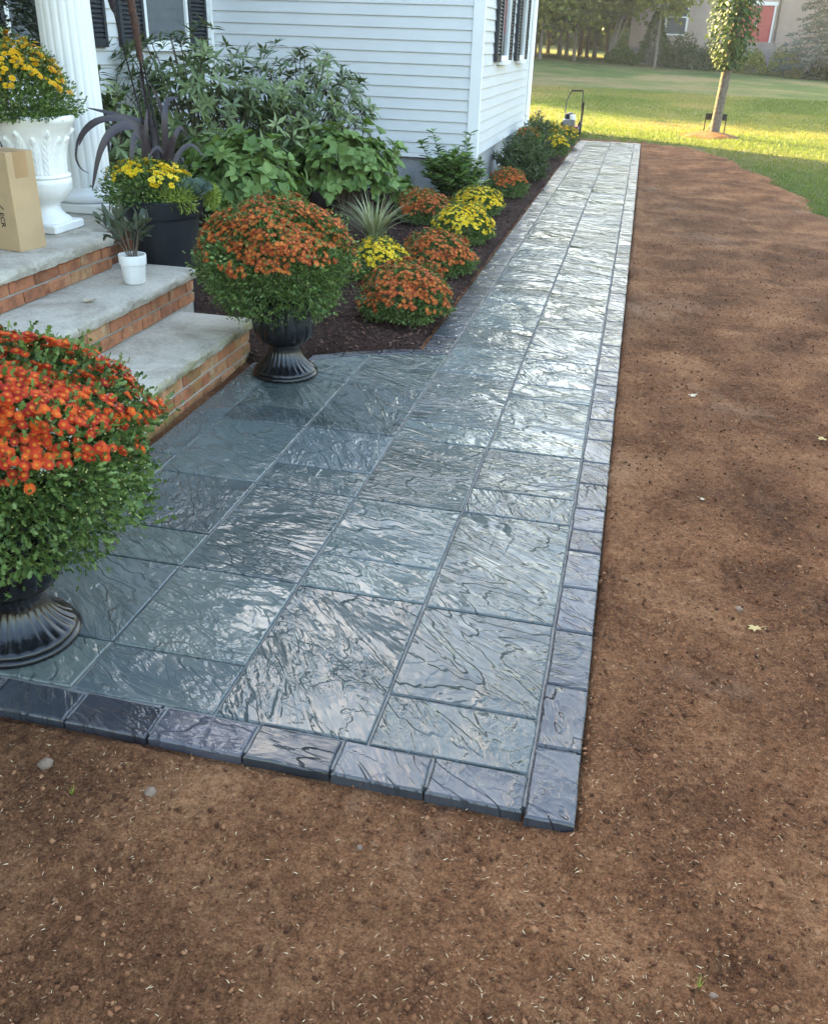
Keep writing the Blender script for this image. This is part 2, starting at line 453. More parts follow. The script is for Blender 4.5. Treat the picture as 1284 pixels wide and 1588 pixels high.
def lawn_mat():
    m, nt, b = new_mat('lawn_ground'); p = posn(nt)
    f = noise(nt, mapping(nt, p, (0.22, 0.16, 1)), 1.0, 6, 0.62, 0.5)
    r = ramp(nt, [(0.38, (0.080, 0.118, 0.034)), (0.49, (0.125, 0.150, 0.050)), (0.56, (0.185, 0.165, 0.072)), (0.64, (0.23, 0.185, 0.10))])
    nt.links.new(f, r.inputs[0])
    g = ramp(nt, [(0.3, (0.4,)*3), (0.7, (1.3,)*3)]); nt.links.new(noise(nt, mapping(nt, p, (3, 7, 1)), 1.0, 8, 0.85), g.inputs[0])
    nt.links.new(mixc(nt, 1.0, r.outputs[0], g.outputs[0], 'MULTIPLY'), b.inputs['Base Color'])
    b.inputs['Roughness'].default_value = 0.95; b.inputs['Specular IOR Level'].default_value = 0.1
    nt.links.new(bump(nt, noise(nt, p, 9, 6, 0.75), 0.12), b.inputs['Normal'])
    return m
M['lawn'] = lawn_mat()
M['grass'] = foliage('grass_blade', [(0.085, 0.130, 0.034), (0.120, 0.165, 0.046), (0.17, 0.190, 0.060), (0.24, 0.205, 0.09), (0.29, 0.23, 0.12)], 0.5)
M['mum_leaf'] = foliage('mum_leaf', [(0.042, 0.078, 0.020), (0.085, 0.145, 0.034), (0.135, 0.205, 0.05), (0.19, 0.26, 0.08)], 0.22)
M['bud'] = foliage('mum_bud', [(0.35, 0.38, 0.12), (0.55, 0.52, 0.18), (0.62, 0.58, 0.30)], 0.1)
M['rhodo'] = foliage('rhododendron_leaf', [(0.050, 0.078, 0.030), (0.090, 0.130, 0.048), (0.14, 0.185, 0.065), (0.20, 0.245, 0.085)], 0.15, 0.38, 0.5)
M['hydr'] = foliage('hydrangea_leaf', [(0.065, 0.120, 0.034), (0.12, 0.20, 0.050), (0.18, 0.27, 0.070), (0.25, 0.34, 0.10)], 0.32)
M['aster'] = foliage('aster_leaf', [(0.050, 0.070, 0.030), (0.075, 0.100, 0.040), (0.105, 0.130, 0.050)], 0.3)
M['tree_leaf'] = foliage('tree_leaf', [(0.11, 0.145, 0.032), (0.18, 0.215, 0.045), (0.26, 0.275, 0.058), (0.34, 0.31, 0.075)], 0.5)
M['tree_dark'] = foliage('dark_tree_leaf', [(0.055, 0.082, 0.024), (0.095, 0.130, 0.034), (0.145, 0.180, 0.048)], 0.4)
M['ivy'] = foliage('ivy_leaf', [(0.035, 0.060, 0.018), (0.060, 0.095, 0.026), (0.095, 0.130, 0.040)], 0.25)
M['spruce'] = foliage('blue_spruce_needle', [(0.065, 0.085, 0.075), (0.095, 0.120, 0.105), (0.135, 0.160, 0.145)], 0.1)
M['conifer'] = foliage('conifer_leaf', [(0.025, 0.035, 0.024), (0.045, 0.058, 0.038), (0.075, 0.088, 0.062)], 0.1)
M['millet'] = foliage('millet_leaf', [(0.030, 0.020, 0.028), (0.050, 0.035, 0.042), (0.075, 0.062, 0.060), (0.070, 0.085, 0.048)], 0.15, 0.4, 0.5)
M['millet_head'] = plain('millet_spike', (0.075, 0.035, 0.024), 0.85, 0.45, 60, 0.006, 120)
M['millet_dark'] = plain('millet_spike_dark', (0.022, 0.015, 0.018), 0.85, 0.4, 60, 0.006, 120)
M['kale'] = foliage('kale_leaf', [(0.10, 0.15, 0.125), (0.15, 0.20, 0.17), (0.21, 0.26, 0.23)], 0.15)
M['lime'] = foliage('sedum_lime', [(0.20, 0.27, 0.045), (0.28, 0.34, 0.060), (0.34, 0.40, 0.085)], 0.3)
M['olive'] = foliage('bay_leaf', [(0.050, 0.065, 0.040), (0.080, 0.098, 0.060), (0.115, 0.130, 0.085)], 0.2)
M['stripe_blade'] = foliage('striped_blade', [(0.10, 0.15, 0.05), (0.32, 0.34, 0.17), (0.48, 0.47, 0.30)], 0.2)
M['dry_leaf'] = foliage('fallen_leaf', [(0.45, 0.33, 0.13), (0.55, 0.45, 0.16)], 0.2)
M['dry_pale'] = foliage('fallen_leaf_pale', [(0.50, 0.42, 0.30), (0.58, 0.50, 0.38)], 0.2)
M['orange_red'] = petal_mat('petal_orange_red', [(0.32, 0.014, 0.010), (0.48, 0.034, 0.012), (0.61, 0.065, 0.015), (0.74, 0.135, 0.020)], (0.75, 0.28, 0.03))
M['rust'] = petal_mat('petal_rust', [(0.30, 0.045, 0.020), (0.42, 0.075, 0.024), (0.52, 0.115, 0.030), (0.66, 0.200, 0.045)], (0.70, 0.36, 0.06))
M['yellow'] = petal_mat('petal_yellow', [(0.72, 0.46, 0.012), (0.80, 0.56, 0.016), (0.85, 0.64, 0.03), (0.86, 0.70, 0.08)], (0.75, 0.42, 0.01))
M['gold'] = petal_mat('petal_gold', [(0.70, 0.36, 0.012), (0.78, 0.46, 0.016), (0.82, 0.55, 0.03)], (0.72, 0.36, 0.01))
M['white_flower'] = petal_mat('petal_white', [(0.75, 0.75, 0.70), (0.8, 0.8, 0.78)], (0.7, 0.6, 0.2))

# ------------------------------------------------------------------ scatter of small templates
def unit(a): return a / np.maximum(1e-9, np.linalg.norm(a, axis=-1, keepdims=True))
def frames(d, up):
    """columns: x (side), y (along d), z (normal)"""
    y = unit(d); x = unit(np.cross(y, up)); z = np.cross(x, y)
    return np.stack([x, y, z], axis=-1)
def rand_dirs(n, r=rng): return unit(r.normal(size=(n, 3)))
def scatter(T, TF, pos, R, s, rnd, rad=None):
    T = np.asarray(T, float); TF = np.asarray(TF, int)
    n, m = len(pos), len(T)
    s = np.asarray(s, float)
    if s.ndim == 1: s = s[:, None]
    S = T[None] * (s[:, None, :] if s.shape[1] == 3 else s[:, :, None])
    V = np.einsum('nij,nmj->nmi', R, S) + pos[:, None]
    F = TF[None] + (np.arange(n) * m)[:, None, None]
    at = {'rnd': np.repeat(rnd, m)}
    if rad is not None: at['rad'] = np.tile(rad, n)
    return V.reshape(-1, 3), F.reshape(-1, TF.shape[1]), at
def cloud(name, T, TF, pos, d, up, s, mat, parent=None, rnd=None, rad=None, smooth=False, r=rng):
    if rnd is None: rnd = r.random(len(pos))
    V, F, at = scatter(T, TF, np.asarray(pos), frames(np.asarray(d), np.asarray(up)), s, rnd, rad)
    return link(name, mesh_np(name, V, F, mat, at, smooth), parent)

LEAF = ([(0,0,0),(-.22,.38,.05),(0,.42,-.02),(.22,.38,.05),(-.15,.75,.02),(.15,.75,.02),(0,1,-.10)],
        [(0,2,1),(0,3,2),(1,2,4),(2,3,5),(2,6,4),(2,5,6)])
LANCE = ([(0,0,0),(-.13,.4,.035),(0,.45,-.015),(.13,.4,.035),(0,1,-.14)], [(0,2,1),(0,3,2),(1,2,4),(2,3,4)])
BROAD = ([(0,0,0),(-.30,.25,.05),(-.36,.5,.06),(0,.3,-.02),(0,.6,-.04),(.30,.25,.05),(.36,.5,.06),(-.2,.8,0),(.2,.8,0),(0,1.05,-.14)],
         [(0,3,1),(0,5,3),(1,3,2),(3,5,6),(2,3,4),(3,6,4),(2,4,7),(4,6,8),(7,4,9),(4,8,9)])
LOBED = ([(0,0,0),(-.12,.3,.0),(-.42,.42,.05),(-.16,.55,.0),(-.30,.82,.04),(0,.7,-.03),(0,1.05,-.08),(.30,.82,.04),(.16,.55,.0),(.42,.42,.05),(.12,.3,.0)],
         [(0,10,1),(1,3,2),(1,8,3),(1,10,8),(10,9,8),(3,5,4),(3,8,5),(8,7,5),(4,5,6),(5,7,6)])
QUADL = ([(0,0,0),(-.5,.45,.12),(.5,.5,.12),(0,1,-.05)], [(0,2,1),(1,2,3)])
BLADE = ([(-.5,0,0),(.5,0,0),(0.12,1,.25)], [(0,1,2)])
BUD = ([(0,0,-.5),(.4,0,0),(0,.4,0),(-.4,0,0),(0,-.4,0),(0,0,.5)], [(0,2,1),(0,3,2),(0,4,3),(0,1,4),(5,1,2),(5,2,3),(5,3,4),(5,4,1)])
def flower_template(layers, tris_centre=8):
    V, F, rad = [], [], []
    for (n, r0, r1, w, z0, z1, ph) in layers:
        for i in range(n):
            a = 2 * PI * (i + ph) / n + random.uniform(-.08, .08)
            k = random.uniform(.9, 1.08)
            ca, sa = math.cos(a), math.sin(a)
            rm = (r0 + r1) * .58
            o = len(V)
            for (rr, tt, zz) in ((r0, 0, z0), (rm, w, (z0+z1)*.5+.03), (rm, -w, (z0+z1)*.5+.03), (r1*k, 0, z1)):
                V.append((ca*rr - sa*tt, sa*rr + ca*tt, zz)); rad.append(rr)
            F += [(o, o+2, o+1), (o+1, o+2, o+3)]
    o = len(V)
    V.append((0, 0, .16)); rad.append(0)
    for i in range(tris_centre):
        a = 2*PI*i/tris_centre; V.append((.14*math.cos(a), .14*math.sin(a), .08)); rad.append(.14)
    for i in range(tris_centre): F.append((o, o+1+i, o+1+(i+1) % tris_centre))
    return V, F, np.array(rad)
# unit radius 1 = petal tip
FL_BIG = flower_template([(15, .10, 1.0, .15, .02, .10, 0), (12, .08, .78, .13, .06, .24, .5), (8, .06, .5, .1, .1, .32, .2)])
FL_SMALL = flower_template([(9, .10, 1.0, .26, .02, .12, 0), (6, .08, .62, .2, .08, .3, .5)], 5)

# ------------------------------------------------------------------ ground
def lawn_z(x, y):
    return -0.05 + np.maximum(0, y - 24.0) / 44.0 * np.clip(0.50 - 0.04 * x, 0.1, 1.3)
def soil_edge(y):
    return np.interp(y, [-5, 8, 11.7, 14.7, 16.8, 18.3, 18.8, 19.2], [3.2, 2.6, 2.27, 2.02, 1.65, 1.15, 0.3, -1.4]) + 0.03 * np.sin(y * 3.1) * (y > 5) + 0.16 * (vnoise(y * 1.3, y * 0 + 3.3) - .5) + 0.10 * (vnoise(y * 5.3, y * 0 + 7.3) - .5)
def grid_mesh(name, xs, ys, zf, mat, smooth=True):
    X, Y = np.meshgrid(xs, ys)
    Z = zf(X, Y)
    V = np.stack([X, Y, Z], -1).reshape(-1, 3)
    nx, ny = len(xs), len(ys)
    i = np.arange(nx - 1)[None] + (np.arange(ny - 1) * nx)[:, None]
    F = np.stack([i, i + 1, i + 1 + nx, i + nx], -1).reshape(-1, 4)
    return link(name, mesh_np(name, V, F, mat, None, smooth))
xs = np.concatenate([np.linspace(-400, -40, 12), np.linspace(-36, 36, 73), np.linspace(40, 400, 12)])
ys = np.concatenate([np.linspace(-300, -20, 10), np.linspace(-16, 110, 127), np.linspace(120, 700, 14)])
xs = np.concatenate([xs[xs < -6.5], np.arange(-6, 6.01, .2), xs[xs > 6.5]]); ys = np.concatenate([ys[ys < -3.5], np.arange(-3, 21.1, .2), ys[ys > 21.5]])
lawn = grid_mesh('lawn', xs, ys, lambda x, y: -0.25 * ((x < soil_edge(y) - .25) & (y < 18.9) & (y > -3.2) & (x > -5.5)) + lawn_z(np.clip(x, -40, 40), np.clip(y, -50, 110)) + 0.03 * fbm(x * .25, y * .25, 3) * (y > 21), M['lawn'])
tag(lawn, kind='structure')

def soil_z(x, y):
    z = -0.022 + 0.030 * fbm(x * 2.2, y * 2.2, 1) + 0.030 * fbm(x * 8, y * 8, 2, 3) + 0.034 * fbm(x * 25, y * 25, 4, 2)
    e = np.clip((soil_edge(y) - x) / 0.25, 0, 1)
    # trodden hollow beside the slabs
    z = z + 0.004 * np.exp(-((y - 1.52) / 0.06) ** 2) * (x < 0.1) + 0.010 * np.exp(-((x - 0.10) / 0.05) ** 2) * (y > 1.5) + 0.006 * np.sin(y * 21 + 2 * np.sin(x * 3)) * (y < 1.5) * vnoise(x * 1.5, y * 1.5, 77)
    z = np.minimum(z, np.where((x < .075) & (x > -1.9) & (y > 1.56), -.03, z))
    z = z * e + (-0.085) * (1 - e)
    return np.minimum(z, -0.012 + 0 * z) if False else z
ys = list(np.arange(-3.6, -0.62, 0.1)) + [-0.6]
while ys[-1] < 19.4: ys.append(ys[-1] + max(0.014, 0.0085 * ys[-1] if ys[-1] > 0 else 0.02))
soil = grid_mesh('soil', np.concatenate([np.arange(-4.2, -1.6, 0.06), np.arange(-1.6, 1.8, 0.0155), np.arange(1.8, 4.2, 0.05)]), np.array(ys), soil_z, M['soil'])
tag(soil, kind='structure')

# clods, crumbs and straw lying on the soil
def pts_soil(n, ymax, xmin=-1.9, power=1.0):
    out = []
    while len(out) < n:
        k = n * 3
        y = 0.3 + (ymax - 0.3) * rng.random(k) ** power
        x = xmin + rng.random(k) * (0.35 * y + 1.4 - xmin)
        ok = (x < soil_edge(y) - .1) & ~((x > -1.95) & (x < 0.062) & (y > 1.585)) & (x > -1.0 - 0.6 * y)
        ok &= ~((x < -0.9) & (y > 1.54))
        out += list(np.stack([x[ok], y[ok]], -1))
    return np.array(out[:n])
ICO_V = []
t_ = (1 + 5 ** .5) / 2
ICO_V = np.array([(-1,t_,0),(1,t_,0),(-1,-t_,0),(1,-t_,0),(0,-1,t_),(0,1,t_),(0,-1,-t_),(0,1,-t_),(t_,0,-1),(t_,0,1),(-t_,0,-1),(-t_,0,1)]) / 1.9
ICO_F = [(0,11,5),(0,5,1),(0,1,7),(0,7,10),(0,10,11),(1,5,9),(5,11,4),(11,10,2),(10,7,6),(7,1,8),(3,9,4),(3,4,2),(3,2,6),(3,6,8),(3,8,9),(4,9,5),(2,4,11),(6,2,10),(8,6,7),(9,8,1)]
p = pts_soil(26000, 9.0, power=1.7)
z = soil_z(p[:, 0], p[:, 1])
s = 0.0020 + 0.0048 * rng.random(len(p)) ** 3 
s3 = np.stack([s * (0.8 + .7 * rng.random(len(p))), s * (0.8 + .7 * rng.random(len(p))), s * .75], -1)
V, F, at = scatter(ICO_V, ICO_F, np.c_[p, z + s * .25], frames(rand_dirs(len(p)), rand_dirs(len(p))), s3, rng.random(len(p)) ** 1.3)
V += rng.normal(size=V.shape) * np.repeat(s, len(ICO_V))[:, None] * .28
tag(link('soil_clods', mesh_np('soil_clods', V, F, M['clod'], at)), 'loose crumbs of earth lying on the bare brown soil', 'soil', kind='stuff')
p = pts_soil(34000, 8.0, power=1.6)
dens = fbm(p[:, 0] * .9, p[:, 1] * .9, 9, 3) + 0.32 * rng.random(len(p)) - .06 * np.maximum(0, p[:, 1] - 2)
p = p[dens > 0.08][:16000]
n = len(p)
a = rng.random(n) * 2 * PI
d = np.stack([np.cos(a), np.sin(a), 0.25 * (rng.random(n) - .3)], -1)
STRAW = ([(-.09,0,0),(.09,0,0),(-.07,.5,.10),(.09,.5,.10),(.0,1,.03)], [(0,1,3),(0,3,2),(2,3,4)])
z = soil_z(p[:, 0], p[:, 1]) + 0.004
ss = 0.005 + 0.0085 * rng.random(n) ** 2.2
cloud('straw_bits', *STRAW, np.c_[p, z], d, np.tile([0., 0, 1], (n, 1)) + .5 * rng.normal(size=(n, 3)), np.stack([ss * .9, ss, ss], -1), M['straw'])
tag(bpy.data.objects['straw_bits'], 'pale straw and seed scattered thinly over the brown soil', 'straw', kind='stuff')

# grass blades on the nearer lawn
n = 150000
y = 10.5 + 27 * rng.random(n) ** 1.35
x = -7 + rng.random(n) * (0.24 * y + 1.2 + 7)
ok = (x > soil_edge(y) - 0.40 * rng.random(n) ** 2.5) | (y > 19.2)
ok &= ~((x < -1.7) & (y < 15.4)) & ((x - 1.5) ** 2 + ((y - 21.2) * 1.0) ** 2 > 0.55 ** 2) & ~((x < 1.2) & (y < 18.7))
x, y = x[ok], y[ok]; n = len(x)
dry = np.clip(0.44 + 2.3 * fbm(x * .35, y * .28, 21, 4) + 0.10 * rng.normal(size=n), 0, .99)
dry = np.where(y < 22, dry * .6, dry)
h = (0.035 + 0.045 * rng.random(n)) * (1.1 - .5 * dry)
d = np.stack([.45 * rng.normal(size=n), .45 * rng.normal(size=n), np.ones(n)], -1)
cloud('grass_blades', *BLADE, np.c_[x, y, lawn_z(x, y) - .005], d, rand_dirs(n), np.stack([0.008 + 0.0005 * y, h, h], -1), M['grass'], rnd=dry * .74)
tag(bpy.data.objects['grass_blades'], 'short green and dry grass of the lawn', 'grass', kind='stuff')
# a few seedlings poking out of the soil
def seedling(x, y, k, label):
    a = np.linspace(0, 2 * PI, k, endpoint=False) + .4
    d_ = np.stack([.7 * np.cos(a), .7 * np.sin(a), np.ones(k)], -1)
    o = cloud('grass_tuft', *BLADE, np.tile([0., 0, 0], (k, 1)), d_, np.tile([0., 0.3, 1], (k, 1)), np.stack([.004 * np.ones(k), .020 + .014 * rng.random(k), .018 * np.ones(k)], -1), M['lime'])
    o.location = (x, y, float(soil_z(np.array([x]), np.array([y]))[0]))
    tag(o, label, 'grass')
seedling(-1.10, 1.37, 7, 'tiny green grass tuft in soil below the dark front border')
seedling(0.335, 1.235, 6, 'tiny lime green seedling alone in the bare soil')

# ------------------------------------------------------------------ walkway
walk = MB()
walk.box(-1.03, 0.055, 1.60, 18.25, -0.10, -0.007)
walk.add([(-1.87,1.60,-.10),(-1.04,1.60,-.10),(-1.04,4.93,-.10),(-1.60,4.60,-.10),(-1.885,4.45,-.10),(-1.87,1.60,-.0073),(-1.04,1.60,-.0073),(-1.04,4.93,-.0073),(-1.60,4.60,-.0073),(-1.885,4.45,-.0073)],
         [(5,6,7,8,9),(0,1,6,5),(1,2,7,6),(2,3,8,7),(3,4,9,8),(4,0,5,9)])
walkway = walk.obj('walkway', M['grout'])
tag(walkway, kind='structure')

def slab(name, quad, mat, gap=0.0035, top=0.0, low=-0.055, bev=0.005, nseg=3, jit=0.0016):
    c = [Vector((q[0], q[1])) for q in quad]
    n4 = len(c)
    # inset by gap
    ins = []
    for i in range(n4):
        a, b, d = c[i-1], c[i], c[(i+1) % n4]
        e1 = (b - a).normalized(); e2 = (d - b).normalized()
        n1 = Vector((-e1.y, e1.x)); n2 = Vector((-e2.y, e2.x))
        k = (n1 + n2); k = k / max(0.35, k.length_squared / 2)
        ins.append((b, k))
    def ring(off):
        P = [b + k * off for b, k in ins]
        out = []
        for i in range(n4):
            for s_ in range(nseg):
                t = s_ / nseg
                out.append(P[i].lerp(P[(i+1) % n4], t))
        return out
    jj = [Vector((random.uniform(-jit, jit), random.uniform(-jit, jit))) for _ in range(n4 * nseg)]
    cx = sum(p.x for p in c) / n4; cy_ = sum(p.y for p in c) / n4
    vs_ = []
    for off, zz in ((gap, low), (gap, top - bev), (gap + bev * .35, top - bev * .35), (gap + bev, top)):
        vs_ += [(p.x + j.x - cx, p.y + j.y - cy_, zz) for p, j in zip(ring(off), jj)]
    m_ = n4 * nseg
    fs_ = []
    for r in range(3):
        for i in range(m_):
            j = (i + 1) % m_
            fs_.append((r*m_+i, r*m_+j, r*m_+m_+j, r*m_+m_+i))
    fs_.append(tuple(range(3*m_, 4*m_)))
    b_ = MB(); b_.add(vs_, fs_)
    o = b_.obj(name, mat, walkway, loc=(cx, cy_, random.uniform(-.0012, .0012)))
    return o

XR, XB, XC, XL, XA, X4, X5 = 0.072, -0.052, -0.465, -0.888, -1.305, -1.722, -1.88
def column(x0, x1, joints):
    for a, b in zip(joints[:-1], joints[1:]):
        slab('paving_slab', [(x0, a), (x1, a), (x1, b), (x0, b)], M['slab'])
far = [8.33, 8.98, 9.42, 10.08, 10.5, 11.1, 11.75, 12.2, 12.85, 13.3, 13.9, 14.6, 15.0, 15.65, 16.1, 16.75, 17.4, 18.08]
column(XC, XB, [1.70, 1.912, 2.36, 3.03, 3.246, 3.66, 4.33, 4.55, 4.98, 5.65, 5.87, 6.3, 6.95, 7.2, 7.68] + [f + (0.12 if i % 3 else -.1) for i, f in enumerate(far[:-1])] + [18.08])
column(XL, XC, [1.703, 2.37, 2.585, 3.03, 3.662, 3.885, 4.62, 5.10, 5.55, 6.2, 6.42, 6.85, 7.5, 7.72] + far)
column(XA, XL, [1.706, 1.922, 2.376, 3.032, 3.25, 3.67, 4.29])
column(X4, XA, [1.708, 1.93, 2.377, 2.60, 3.045, 3.652, 3.86, 4.29])
column(X5, X4, [1.71, 2.2, 2.62, 3.2, 3.66, 4.2])
def back_edge(x): return float(np.interp(x, [-1.9, -1.65, -1.61, -1.383, -1.11, -0.93], [4.40, 4.58, 4.68, 4.83, 4.955, 5.01]))
BW = 0.085
slab('paving_slab', [(XA, 4.29), (XL, 4.29), (XL, 5.0 - BW), (-1.1, 4.95 - BW), (XA, 4.865 - BW)], M['slab'])
slab('paving_slab', [(X4, 4.29), (XA, 4.29), (XA, 4.865 - BW), (-1.55, 4.62)], M['slab'])
slab('paving_slab', [(X5, 4.2), (X4, 4.2), (X4, 4.29), (-1.60, 4.58), (-1.88, 4.43)], M['slab'])
bx_ = [-1.62, -1.46, -1.27, -1.10, -0.89]
for a, b in zip(bx_[:-1], bx_[1:]):
    slab('border_stone', [(a, back_edge(a) - BW), (b, back_edge(b) - BW), (b, back_edge(b)), (a, back_edge(a))], M['border'])
# front border (slightly dipping to the left as laid)
fx = [XB, -0.292, -0.528, -0.757, -1.018, -1.252, -1.50, -1.74, -1.88]
for a, b in zip(fx[:-1], fx[1:]):
    slab('border_stone', [(b, 1.572 - 0.006 * b), (a, 1.572 - 0.006 * a), (a, 1.70), (b, 1.705)], M['border'], bev=0.006)
ry = [1.560, 1.81, 2.07, 2.345, 2.60, 2.85, 3.01, 3.19, 3.42, 3.645, 3.90, 4.15, 4.41]
while ry[-1] < 17.9: ry.append(ry[-1] + random.uniform(0.225, 0.285))
ry[-1] = 18.08
for a, b in zip(ry[:-1], ry[1:]):
    slab('border_stone', [(XB, a), (XR, a), (XR, b), (XB, b)], M['border'], bev=0.006)
ly = [5.0]
while ly[-1] < 17.8: ly.append(ly[-1] + random.uniform(0.23, 0.30))
ly[-1] = 18.08
for a, b in zip(ly[:-1], ly[1:]):
    slab('border_stone', [(-1.055, a), (XL, a), (XL, b), (-1.055, b)], M['border'], bev=0.006)
ex = [-1.055, -0.83, -0.6, -0.37, -0.14, 0.072]
for a, b in zip(ex[:-1], ex[1:]):
    slab('border_stone', [(a, 18.08), (b, 18.08), (b, 18.27), (a, 18.27)], M['border'])
# ------------------------------------------------------------------ mulch bed
def bed_d(x, y):
    d1 = -1.062 - x
    be = np.interp(x, [-5.2, -2.42, -2.36, -1.97, -1.93, -1.70, -1.61, -1.383, -1.11, -0.93], [4.7, 4.72, 4.5, 4.5, 4.42, 4.50, 4.70, 4.845, 4.97, 5.02])
    return np.minimum(np.minimum(d1, y - be), 18.2 - y)
def mulch_z(x, y):
    d_ = np.clip(bed_d(x, y) / 0.10, -.5, 1)
    return -0.075 + 0.085 * np.where(d_ > 0, d_ ** .5, d_) + (0.018 * fbm(x * 3, y * 3, 31) + 0.03 * fbm(x * 14, y * 14, 33, 3)) * (d_ > .1)
mulch = grid_mesh('mulch_bed', np.arange(-5.0, -1.02, 0.03), np.concatenate([np.arange(4.3, 9, 0.03), np.arange(9, 18.4, 0.08)]), mulch_z, M['mulch'])
tag(mulch, kind='structure')
n = 14000
x = -1.07 - 1.7 * rng.random(n) ** 1.2; y = 4.45 + 9 * rng.random(n) ** 1.5
ok = bed_d(x, y) > 0.015; x, y = x[ok], y[ok]; n = len(x)
a = rng.random(n) * 2 * PI
CHIP = ([(-.2,0,0),(.2,0,0),(.24,1,0),(-.12,.9,0),(0,.5,.22)], [(0,1,4),(1,2,4),(2,3,4),(3,0,4)])
ss = 0.010 + 0.022 * rng.random(n)
cloud('mulch_chips', *CHIP, np.c_[x, y, mulch_z(x, y) + .003], np.stack([np.cos(a), np.sin(a), .35 * rng.normal(size=n)], -1), np.tile([0., 0, 1], (n, 1)) + .35 * rng.normal(size=(n, 3)), ss, M['chip'])
tag(bpy.data.objects['mulch_chips'], 'dark brown bark chips covering the flower bed', 'mulch', kind='stuff')

# ------------------------------------------------------------------ front steps
steps = empty('front_steps', (-2.4, 3.2, 0))
tag(steps, 'brick front steps with pale rock-faced stone treads leading to the porch', 'steps')
def loc_to(parent, o):
    o.location = Vector(o.location) - parent.location
    return o
Y0 = 1.75
core = MB()
core.box(-2.45, -1.952, Y0 + .01, 4.548, -0.06, 0.150)
core.box(-2.85, -2.377, Y0 + .01, 4.778, -0.06, 0.342)
core.box(-4.84, -2.782, 0.4, 4.618, -0.06, 0.532)
core.box(-4.84, -2.93, 4.617, 5.70, -0.06, 0.532)
co = core.obj('mortar_core', M['mortar'], steps); co.location = -steps.location
def tread(x0, x1, y0, y1, ztop, th=0.055, name='tread'):
    # grid slab with a chiselled, uneven front and end face
    ny = int((y1 - y0) / 0.022); prof_n = 5
    V, F = [], []
    for i in range(ny + 1):
        y_ = y0 + (y1 - y0) * i / ny
        row = []
        for k in range(prof_n):
            t = k / (prof_n - 1)
            bul = 0.014 * math.sin(PI * (0.15 + .75 * t))
            ch = 0.012 * float(fbm(np.array(y_ * 9.0), np.array(t * 1.6 + ztop * 7), 51, 3)) * 2 + 0.006 * random.uniform(-1, 1)
            row.append((x1 - 0.010 + bul + ch * (0.35 if k == 0 else 1), y_, ztop - (0.003 + 0.004 * random.random() if k == 0 else th * t)))
        V += [(x0, y_, ztop), (x1 - 0.035 + 0.006 * random.random(), y_, ztop + 0.0005 * random.random())] + row + [(x0, y_, ztop - th)]
    m_ = prof_n + 3
    for i in range(ny):
        for k in range(m_):
            k2 = (k + 1) % m_
            F.append((i*m_+k, i*m_+k2, (i+1)*m_+k2, (i+1)*m_+k))
    F.append(tuple(reversed(range(m_)))); F.append(tuple(range(ny*m_, (ny+1)*m_)))
    F = [tuple(reversed(f)) for f in F]
    b_ = MB(); b_.add(V, F)
    o = b_.obj(name, M['limestone'], steps, auto=40); o.location = -steps.location
    return o
tread(-2.42, -1.925, Y0, 4.565, 0.205)
tread(-2.82, -2.350, Y0, 4.795, 0.395)
tread(-4.84, -2.750, 0.4, 4.635, 0.588, 0.058, 'porch_floor')
tread(-4.84, -2.900, 4.637, 5.72, 0.5875, 0.058, 'porch_floor')
BL, BH, BT = 0.196, 0.056, 0.09
def brick_meshes():
    out = []
    for i in range(5):
        b_ = MB(); ch = 0.004
        b_.cbox((0, 0, 0), BT, BL, BH, ch)
        b_.v = [(x + random.uniform(-.0018, .0018), y + random.uniform(-.002, .002), z + random.uniform(-.0015, .0015)) for x, y, z in b_.v]
        out.append(b_.mesh('brick', M['brick']))
    return out
BM_ = brick_meshes()
BHEAD = MB().cbox((0, 0, 0), BT, 0.092, BH, 0.004).mesh('brick', M['brick'])
def brick_course(xf, y0, y1, z0, half):
    y_ = y1
    first = True
    while y_ > y0 + 0.12:
        if first and half:
            o = link('brick', BHEAD, steps); L_ = 0.092
        else:
            o = link('brick', random.choice(BM_), steps); L_ = BL
        first = False
        o.location = Vector((xf - BT / 2 + random.uniform(-.002, .002), y_ - L_ / 2, z0)) - steps.location
        y_ -= L_ + 0.010
for k, z in enumerate((-0.052, 0.0155, 0.083)): brick_course(-1.944, Y0, 4.552, z + .002, k % 2)
for k, z in enumerate((0.209, 0.2755)): brick_course(-2.368, Y0, 4.782, z, k % 2)
for k, z in enumerate((0.399, 0.4655)): brick_course(-2.773, Y0, 4.622, z, k % 2)
for k, z in enumerate((0.20, 0.266, 0.3325, 0.399, 0.4655)): brick_course(-2.922, 4.63, 5.70, z, k % 2)
# fallen leaves
def fallen(x, y, z, rz, s, mat, label, group=None):
    V = []; n_ = 14
    for i in range(n_):
        a = 2 * PI * i / n_; r = s * (1.0 if i % 2 == 0 else .55) * random.uniform(.8, 1.1)
        V.append((r * math.cos(a), r * .75 * math.sin(a), 0.004 + 0.25 * s * math.cos(2 * a + 1) * .5 + .15 * s))
    b_ = MB(); b_.add([(0, 0, 0.004)] + V, [(0, i + 1, (i + 1) % n_ + 1) for i in range(n_)])
    b_.tube([(s * .8, 0, .01), (s * 1.5, .1 * s, .012)], [.0012, .0008], 4)
    o = b_.obj('fallen_leaf', mat, None, True, (x, y, z), rz)
    tag(o, label, 'leaf', group)
def sz(x, y): return float(soil_z(np.array([x]), np.array([y]))[0]) + .003
fallen(-2.52, 3.95, 0.3965, .4, .042, M['dry_pale'], 'dry curled leaf on the middle step')
fallen(-2.20, 3.69, 0.2065, 1.2, .036, M['dry_pale'], 'dry curled leaf on the bottom step')
fallen(0.56, 2.53, sz(.56, 2.53), .2, .026, M['dry_leaf'], 'bright yellow fallen leaf on bare soil')
